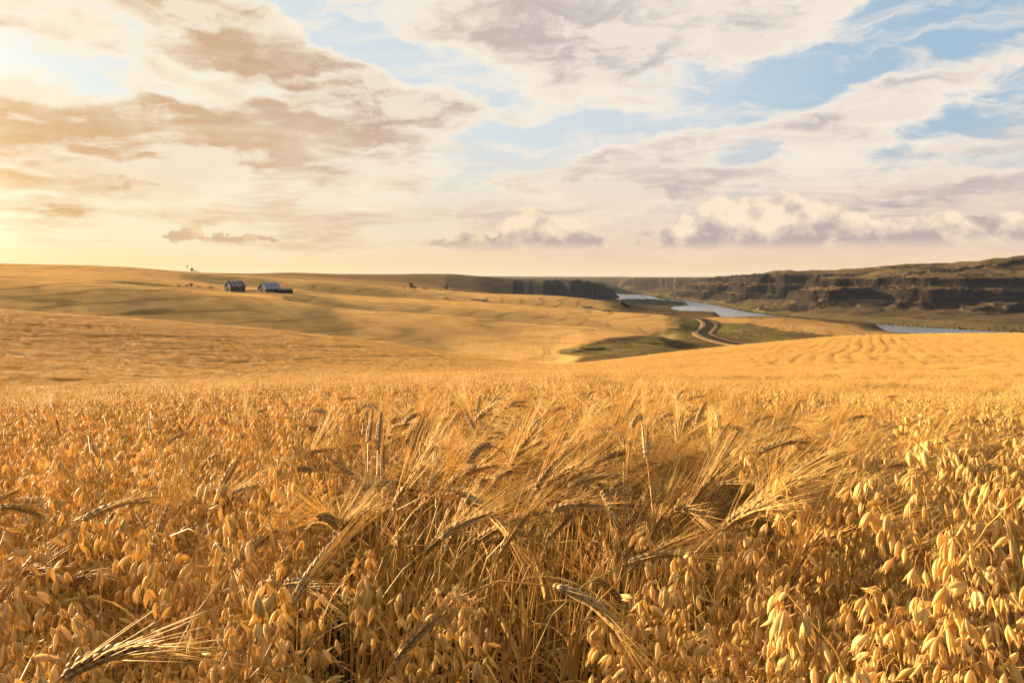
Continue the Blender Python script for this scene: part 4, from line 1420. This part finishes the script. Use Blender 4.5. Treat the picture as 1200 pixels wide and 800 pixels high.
def clump(seed, size, n, nsp, ssz, hsig):
    """a square of standing crop, simplified for the middle distance"""
    rg = np.random.default_rng(seed)
    J = MB()
    diam = np.array([(0.5, 0, -0.45), (0, 0.5, -0.45), (-0.5, 0, -0.45), (0, -0.5, -0.45), (0, 0, 0), (0, 0, -1.0)])
    df = [(0, 1, 4), (1, 2, 4), (2, 3, 4), (3, 0, 4), (1, 0, 5), (2, 1, 5), (3, 2, 5), (0, 3, 5)]
    for i in range(n):
        x, y = rg.uniform(-size / 2, size / 2, 2)
        h = 1.0 + rg.normal() * hsig
        lx, ly = rg.normal(size=2) * 0.05
        pts_ = np.array([(x, y, 0.0), (x + lx, y + ly, h * 0.55), (x + lx * 2.2, y + ly * 2.2, h)])
        J.tube(pts_, [0.003, 0.0025, 0.001], 3, 0)
        if rg.random() < 0.7:
            a = rg.uniform(0, 6.28)
            z = rg.uniform(0.3, 0.75) * h
            l = rg.uniform(0.1, 0.22)
            c, s = math.cos(a) * l, math.sin(a) * l
            J.add([(x - s * 0.03, y + c * 0.03, z), (x + s * 0.03, y - c * 0.03, z), (x + c * 0.6, y + s * 0.6, z + l * 0.5), (x + c, y + s, z + l * 0.1)], [(0, 1, 2), (0, 2, 3)], 1)
        for k in range(nsp):
            t = rg.random() ** 0.8
            r = 0.012 + 0.05 * t
            a = rg.uniform(0, 6.28)
            c = np.array([x + lx * 2.1 + r * math.cos(a), y + ly * 2.1 + r * math.sin(a), h + 0.02 - 0.19 * t])
            s = ssz * rg.uniform(0.75, 1.25)
            M = rg.normal(size=(3, 3)) * 0.18 + np.eye(3)
            J.add((diam * (s * 0.36, s * 0.36, s)) @ M.T + c, df, 4)
    return J


NA, NB = 5, 5
for i in range(NA):
    joined('w%02d' % i, clump(700 + i, 0.55, 62, 20, 0.024, 0.06), JOIN['oat'])
for i in range(NB):
    joined('x%02d' % i, clump(740 + i, 0.55, 42, 7, 0.042, 0.07), JOIN['oat'])


# ---- where each plant stands
rg = np.random.default_rng(77)


def polar(r0, r1, dens_, p0=R(-43), p1=R(43)):
    n = int(dens_ * (p1 - p0) * (r1 * r1 - r0 * r0) / 2)
    r = np.sqrt(rg.uniform(r0 * r0, r1 * r1, n))
    p = rg.uniform(p0, p1, n)
    return r * np.sin(p), r * np.cos(p), r, 600 + F * np.tan(p)


x_, y_, r_, c_ = polar(0.5, 8.2, 380)
front = np.interp(c_, [-300, 0, 120, 250, 340, 420, 480, 700, 780, 850, 950, 1050, 1200, 1500],
                  [0.75, 0.80, 0.78, 0.88, 1.10, 1.34, 1.40, 1.40, 1.20, 0.92, 0.74, 0.66, 0.60, 0.55])
front = front + 0.07 * vnoise(c_ / 45.0, 0 * c_, 91)
keep = r_ > front
dn = 0.5 + 0.5 * vnoise(x_ * 2.2, y_ * 2.2, 92)
keep &= rg.random(len(x_)) < 0.50 - 0.16 * (c_ < 360) + 0.5 * dn + 0.3 * (r_ < front + 0.5) * (c_ > 380) * (c_ < 800)
x_, y_, r_, c_ = x_[keep], y_[keep], r_[keep], c_[keep]
# barley grows in a broad drift through the middle, oats to both sides and beyond
drift = smooth(330, 430, c_ + 30 * vnoise(x_ * 3, y_ * 3, 93)) * (1 - smooth(np.interp(r_, [1.0, 1.6, 2.4, 4], [770, 830, 1010, 1080]), np.interp(r_, [1.0, 1.6, 2.4, 4], [850, 920, 1090, 1190]), c_))
pb = (0.90 + 0.09 * (r_ < 2.4)) * drift * (1 - 0.97 * smooth(3.2, 4.8, r_ + 0.5 * vnoise(c_ / 50.0, r_ * 0, 94))) + 0.07 * (c_ < 400) * (r_ < 4) + 0.02
isb = rg.random(len(x_)) < pb
k_ = ~(~isb & (rg.random(len(x_)) < np.where(c_ < 500, 0.42, 0.25) * (r_ < 5))) & ~(isb & (c_ > 840) & (r_ < 1.25)) & ~(isb & (r_ > 1.85) & (rg.random(len(x_)) < 0.42))
x_, y_, r_, c_, isb = x_[k_], y_[k_], r_[k_], c_[k_], isb[k_]
z_ = ground(x_, y_)
# picture columns of the few oats standing out in front of the barley
HERO_O = [(405, 0.72, 0.93), (543, 1.02, 0.90), (532, 0.98, 0.82), (690, 1.0, 0.90), (700, 0.95, 0.80), (712, 0.93, 0.80), (752, 0.86, 0.80), (496, 1.12, 0.985), (484, 1.16, 0.97),
          (845, 0.98, 0.965), (838, 0.92, 0.90), (865, 0.95, 0.90), (990, 0.70, 0.92), (1085, 0.62, 0.90), (1070, 0.60, 0.86), (885, 0.90, 0.96), (1040, 0.80, 0.99), (960, 0.86, 0.96)]
# (picture column, metres, height, variant, heading): nodding ears that stand out
HERO_B = [(418, 1.06, 0.985, 8, 5.9), (312, 1.02, 0.945, 1, 0.05), (545, 1.16, 0.975, 5, 6.0), (618, 1.20, 0.96, 3, 0.15), (470, 1.20, 1.0, 1, 0.5), (528, 1.32, 1.02, 6, 6.1),
          (70, 0.90, 0.955, 8, 5.7), (-25, 0.76, 0.91, 7, 5.9), (505, 1.38, 1.04, 5, 6.2), (385, 1.45, 1.03, 8, 5.8), (640, 1.6, 1.05, 4, 6.1), (560, 1.55, 1.05, 5, 0.1),
          (690, 1.55, 1.03, 7, 5.8), (745, 1.45, 1.0, 3, 0.2), (870, 1.5, 1.0, 5, 0.1), (900, 1.75, 1.03, 5, 0.0), (800, 1.9, 1.05, 6, 0.2), (270, 2.0, 1.08, 0, 0.2),
          (255, 1.95, 1.04, 6, 0.4), (150, 1.5, 1.0, 9, 5.9)]

ORD = np.argsort(r_)
B_ALL = [(x_[k], y_[k], z_[k], r_[k]) for k in ORD if isb[k]]
O_ALL = [(x_[k], y_[k], z_[k], r_[k]) for k in ORD if not isb[k]]
inview = lambda a: abs(600 + F * a[0] / max(a[1], 1e-3) - 600) < 640


def wind():
    """the ears have been laid over mostly to the right"""
    return rg.normal(0.0, 0.9) if rg.random() < 0.85 else rg.uniform(0, 6.28)


CROWD = 'nearest plants of the crop'
first_b = [None] * len(LIB_B)
first_o = {}


def plant(kind, var, loc, yaw, s, sz, label, group, lean=(0, 0), florets=False):
    name, cat, lib = ('barley_plant', 'barley', LIB_B) if kind == 'b' else ('oat_plant', 'oat', LIB_O)
    t = empty(name, loc, yaw)
    t.rotation_euler = (lean[0], lean[1], yaw)
    t.scale = (s, s, sz)
    tag(t, label, cat, group)
    objs = {}
    for nm, me in lib[var]:
        if nm == 'awns':
            o = bpy.data.objects.new('awns', me)
            o.parent = objs['ear']
        elif nm == 'panicle' and kind == 'o' and not florets:
            continue
        elif nm == 'full':
            if florets:
                rq = np.random.default_rng(var)
                for q, (p, d, ss) in enumerate(OAT_SP[var]):
                    o = bpy.data.objects.new('spikelet', SPIKE[q % 6])
                    o.parent = objs['panicle']
                    d = np.asarray(d) / np.linalg.norm(d)
                    o.location = p
                    from mathutils import Vector
                    o.rotation_mode = 'QUATERNION'
                    o.rotation_quaternion = Vector((0, 0, -1)).rotation_difference(Vector(d)) @ __import__('mathutils').Quaternion((0, 0, 1), rq.uniform(0, 6.28))
                    o.scale = (ss, ss, ss)
                    COL.objects.link(o)
                continue
            o = bpy.data.objects.new('panicle', me)
            o.parent = t
        else:
            o = bpy.data.objects.new(nm, me)
            o.parent = t
        COL.objects.link(o)
        objs[nm] = o
    return t


def spot(col, r):
    p = math.atan((col - 600) / F)
    return (r * math.sin(p), r * math.cos(p), float(ground(r * math.sin(p), r * math.cos(p))))


LB_O = ['short plump oat head at the bottom edge, left of the middle of the barley front', 'slender oat head hanging before the dark barley stems', 'lower oat head just under the slender one before the dark stems',
        'oat head with a curved neck before the barley stems, right of the middle', 'oat head hanging under the curved necked one', 'oat head touching the right of the curved necked one',
        'low oat head at the bottom edge where barley gives way to oats', 'tall full oat head rising among bowed barley ears', 'tall oat head just left of the full one among barley ears',
        'upright narrow oat head at the left end of the right oat patch', 'oat head under the upright narrow one, left end of the right patch', 'thick oat head right beside the upright narrow one',
        'large oat head low in the middle of the right oat patch', 'biggest oat head at the bottom edge, right corner patch', 'oat head leaning on the biggest one at the bottom edge',
        'loose oat head with single florets apart, right oat patch', 'tall oat head topping the right oat patch', 'pale oat head between the thick one and the tall topping one']
LB_B = ['grey drooping barley ear on a dark bowed neck, hanging straight down before the stems', 'low barley ear slanting up right with spread awns, before dark stems', 'long barley ear arching right over the stems, middle of the front row',
        'pale barley ear pointing right with awns fanned level, front row', 'barley ear held upright with awns raised behind the drooping grey ear', 'barley ear bowed right, just above the long arching one',
        'dark barley ear drooping among the left hand oats', 'large soft barley ear drooping at the left edge', 'barley ear with level grey back left of the middle', 'barley ear hanging down behind the left front oats',
        'bowed barley ear, first in the second row above the long arching ear', 'bowed barley ear beside the full tall oat head', 'barley ear curling down right of the fanned pale ear', 'barley ear leaning up right by the greenish leaves',
        'arched barley ear where the barley meets the right oats', 'long grey barley ear with a level back near the right oats', 'bowed barley ear behind the greenish leaves', 'straight pale barley ear raised high among the left oats',
        'barley ear nodding under the raised straight one', 'barley ear hanging head down in the left oats']
for k, (c, r, h) in enumerate(HERO_O):
    plant('o', (k * 5 + 1) % 12, spot(c, r), rg.uniform(0, 6.28), 1.0, h, LB_O[k], 'oats in front of the barley', (0, 0), True)
for k, (c, r, h, v, a) in enumerate(HERO_B):
    lx = spot(c, r)
    plant('b', v, lx, a, 1.0, h, LB_B[k], 'barley ears of the front row')

NB_IND, NO_IND = 280, 280
ib = [a for a in B_ALL if inview(a)][:NB_IND]
io = [a for a in O_ALL if inview(a)][:NO_IND]
setb, seto = set(ib), set(io)
PARB, PARO = [], []


BW = np.array([1.1, 1.2, 1.3, 1.4, 1.4, 1.3, 1.1, 0.6, 0.15, 0.1, 1.3, 0.9])
BW = BW / BW.sum()


BF = np.array([1.5, 1.6, 1.5, 1.3, 1.0, 0.6, 0.3, 0.1, 0.03, 0.02, 1.1, 0.2])
BF = BF / BF.sum()


def pose_b(r):
    v = int(rg.choice(12, p=BF if r < 1.9 else BW))
    return v, wind(), float(np.clip(rg.normal(1.02, 0.045), 0.9, 1.12)), (float(rg.normal(0, 0.03)), float(rg.normal(0, 0.03)))


def pose_o():
    v = int(rg.integers(0, len(LIB_O)))
    return v, float(rg.uniform(0, 6.28)), float(np.clip(rg.normal(0.965, 0.095), 0.70, 1.13)), (float(rg.normal(0, 0.04)), float(rg.normal(0, 0.04)))


for a in B_ALL:
    v, w, h, ln = pose_b(a[3])
    if a in setb:
        if v in (0, 1, 2):
            lb = 'golden barley plant with its bearded ear raised, in the front of the barley drift'
        elif v in (7, 8, 9, 11):
            lb = 'golden barley plant with its bearded ear hanging down, in the front of the barley drift'
        else:
            lb = 'golden barley plant with its bearded ear bowed level, in the front of the barley drift'
        plant('b', v, a[:3], w, 1.0, h, lb, 'barley in the front of the drift', ln)
    else:
        PARB.append((*a[:3], ln[0], ln[1], w, 1.0, h, v))
no = 0
for a in O_ALL:
    v, w, h, ln = pose_o()
    if a in seto:
        lb = 'ripe oat plant with hanging pale florets in the left front of the crop' if a[0] < 0 else 'ripe oat plant with hanging pale florets in the right front of the crop'
        plant('o', v, a[:3], w, 1.0, h, lb, 'oats in the left front of the crop' if a[0] < 0 else 'oats in the right front of the crop', ln, no < 90)
        no += 1
    else:
        PARO.append((*a[:3], ln[0], ln[1], w, 1.0, h, v))


def slope_at(x, y, e):
    return (ground(x + e, y) - ground(x - e, y)) / (2 * e), (ground(x, y + e) - ground(x, y - e)) / (2 * e)


def rows_gap(x, y, r):
    """wheel tracks and drill rows: 1 where the crop is missing or thin"""
    a = R(24.5)
    u = x * math.cos(a) - y * math.sin(a)
    wob = 1.2 * vnoise(x / 25.0, y / 25.0, 51)
    g = np.zeros_like(x)
    tram = np.abs(((u + wob + 3) / 13.0) % 1.0 - 0.5) * 13.0
    g = np.maximum(g, (tram < 0.6) * smooth(55, 75, r) * (np.arctan2(x, y) < R(12)) * (vnoise(x / 18.0, y / 18.0, 52) > -0.35))
    return g, u + wob


# middle distance, one clump per half metre; farther out larger ones
def stand(x, y, e, sz, base, n):
    z = ground(x, y)
    gx_, gy_ = slope_at(x, y, e)
    yaw = rg.uniform(0, 2 * math.pi, len(x))
    cl_, sl_ = np.cos(-yaw), np.sin(-yaw)
    lx, ly = cl_ * gx_ - sl_ * gy_, sl_ * gx_ + cl_ * gy_
    return np.stack([x, y, z, np.arctan(ly), -np.arctan(lx), yaw, np.ones(len(x)), sz, base + rg.integers(0, n, len(x))], 1)


def drill(x, c, r, u, per):
    """how deep the furrow between two drill rows is here"""
    w = smooth(830, 930, c + 60 * vnoise(r / 9.0, c / 70.0, 58)) * smooth(45, 62, r)
    f = np.abs((u / per) % 1.0 - 0.5) * 2
    return w * smooth(0.30, 0.50, f) * (0.84 + 0.22 * vnoise(u / 3.0, r / 14.0, 53))


x, y, r, c = polar(7.8, INST_R + 12, 4.8)
g, u = rows_gap(x, y, r)
thin = vnoise(x / 2.2, y / 1.1, 55) + 0.5 * vnoise(x / 0.9, y / 0.7, 56)
dr = drill(x, c, r, u, 1.35)
k_ = ((thin > -0.62) | (rg.random(len(x)) < 0.35 + 0.5 * smooth(60, 120, r))) & (g < 0.5) & (rg.random(len(x)) > 0.93 * dr)
x, y, r, c, thin, dr = x[k_], y[k_], r[k_], c[k_], thin[k_], dr[k_]
hv = 0.95 + 0.08 * thin * (1 - 0.6 * smooth(50, 110, r)) - 0.07 * dr + rg.normal(size=len(x)) * 0.035 + 0.06 * vnoise(x / 14.0, y / 6.0, 59) + 0.07 * smooth(36, 60, r) * smooth(720, 500, c) * vnoise(x / 3.2, y / 2.4, 57)
lod = 12 + NA * (r > 70)
P_ = stand(x, y, 0.3, hv, 0, 5)
P_[:, 8] += lod
PARO += P_.tolist()


def scatter(name, data, col, label, cat):
    D = np.array(data, float)
    me = bpy.data.meshes.new(name)
    me.vertices.add(len(D))
    me.vertices.foreach_set('co', D[:, :3].astype(np.float32).ravel())
    for nm, typ, arr, key in (('rot', 'FLOAT_VECTOR', D[:, 3:6], 'vector'), ('scl', 'FLOAT_VECTOR', np.stack([D[:, 6], D[:, 6], D[:, 7]], 1), 'vector')):
        a = me.attributes.new(nm, typ, 'POINT')
        a.data.foreach_set(key, arr.astype(np.float32).ravel())
    a = me.attributes.new('idx', 'INT', 'POINT')
    a.data.foreach_set('value', D[:, 8].astype(np.int32))
    o = bpy.data.objects.new(name, me)
    COL.objects.link(o)
    ng = bpy.data.node_groups.new(name, 'GeometryNodeTree')
    ng.interface.new_socket('Geometry', in_out='INPUT', socket_type='NodeSocketGeometry')
    ng.interface.new_socket('Geometry', in_out='OUTPUT', socket_type='NodeSocketGeometry')
    gi, go = ng.nodes.new('NodeGroupInput'), ng.nodes.new('NodeGroupOutput')
    ci = ng.nodes.new('GeometryNodeCollectionInfo')
    ci.inputs['Collection'].default_value = col
    ci.inputs['Separate Children'].default_value = True
    ci.inputs['Reset Children'].default_value = True
    ip = ng.nodes.new('GeometryNodeInstanceOnPoints')
    ip.inputs['Pick Instance'].default_value = True
    lk = ng.links.new
    lk(gi.outputs[0], ip.inputs['Points'])
    lk(ci.outputs[0], ip.inputs['Instance'])
    for nm, dt, sock in (('idx', 'INT', 'Instance Index'), ('rot', 'FLOAT_VECTOR', 'Rotation'), ('scl', 'FLOAT_VECTOR', 'Scale')):
        na = ng.nodes.new('GeometryNodeInputNamedAttribute')
        na.data_type = dt
        na.inputs[0].default_value = nm
        lk(na.outputs[0], ip.inputs[sock])
    lk(ip.outputs[0], go.inputs[0])
    md = o.modifiers.new('stand', 'NODES')
    md.node_group = ng
    return tag(o, label, cat, None, 'stuff')


print('crop:', len(PARB), len(PARO))
scatter('barley_crop', PARB, JOIN['barley'], 'golden bearded barley standing thick behind the front row', 'barley')
scatter('oat_crop', PARO, JOIN['oat'], 'golden ripe oats covering the near slopes to their crests', 'oats')
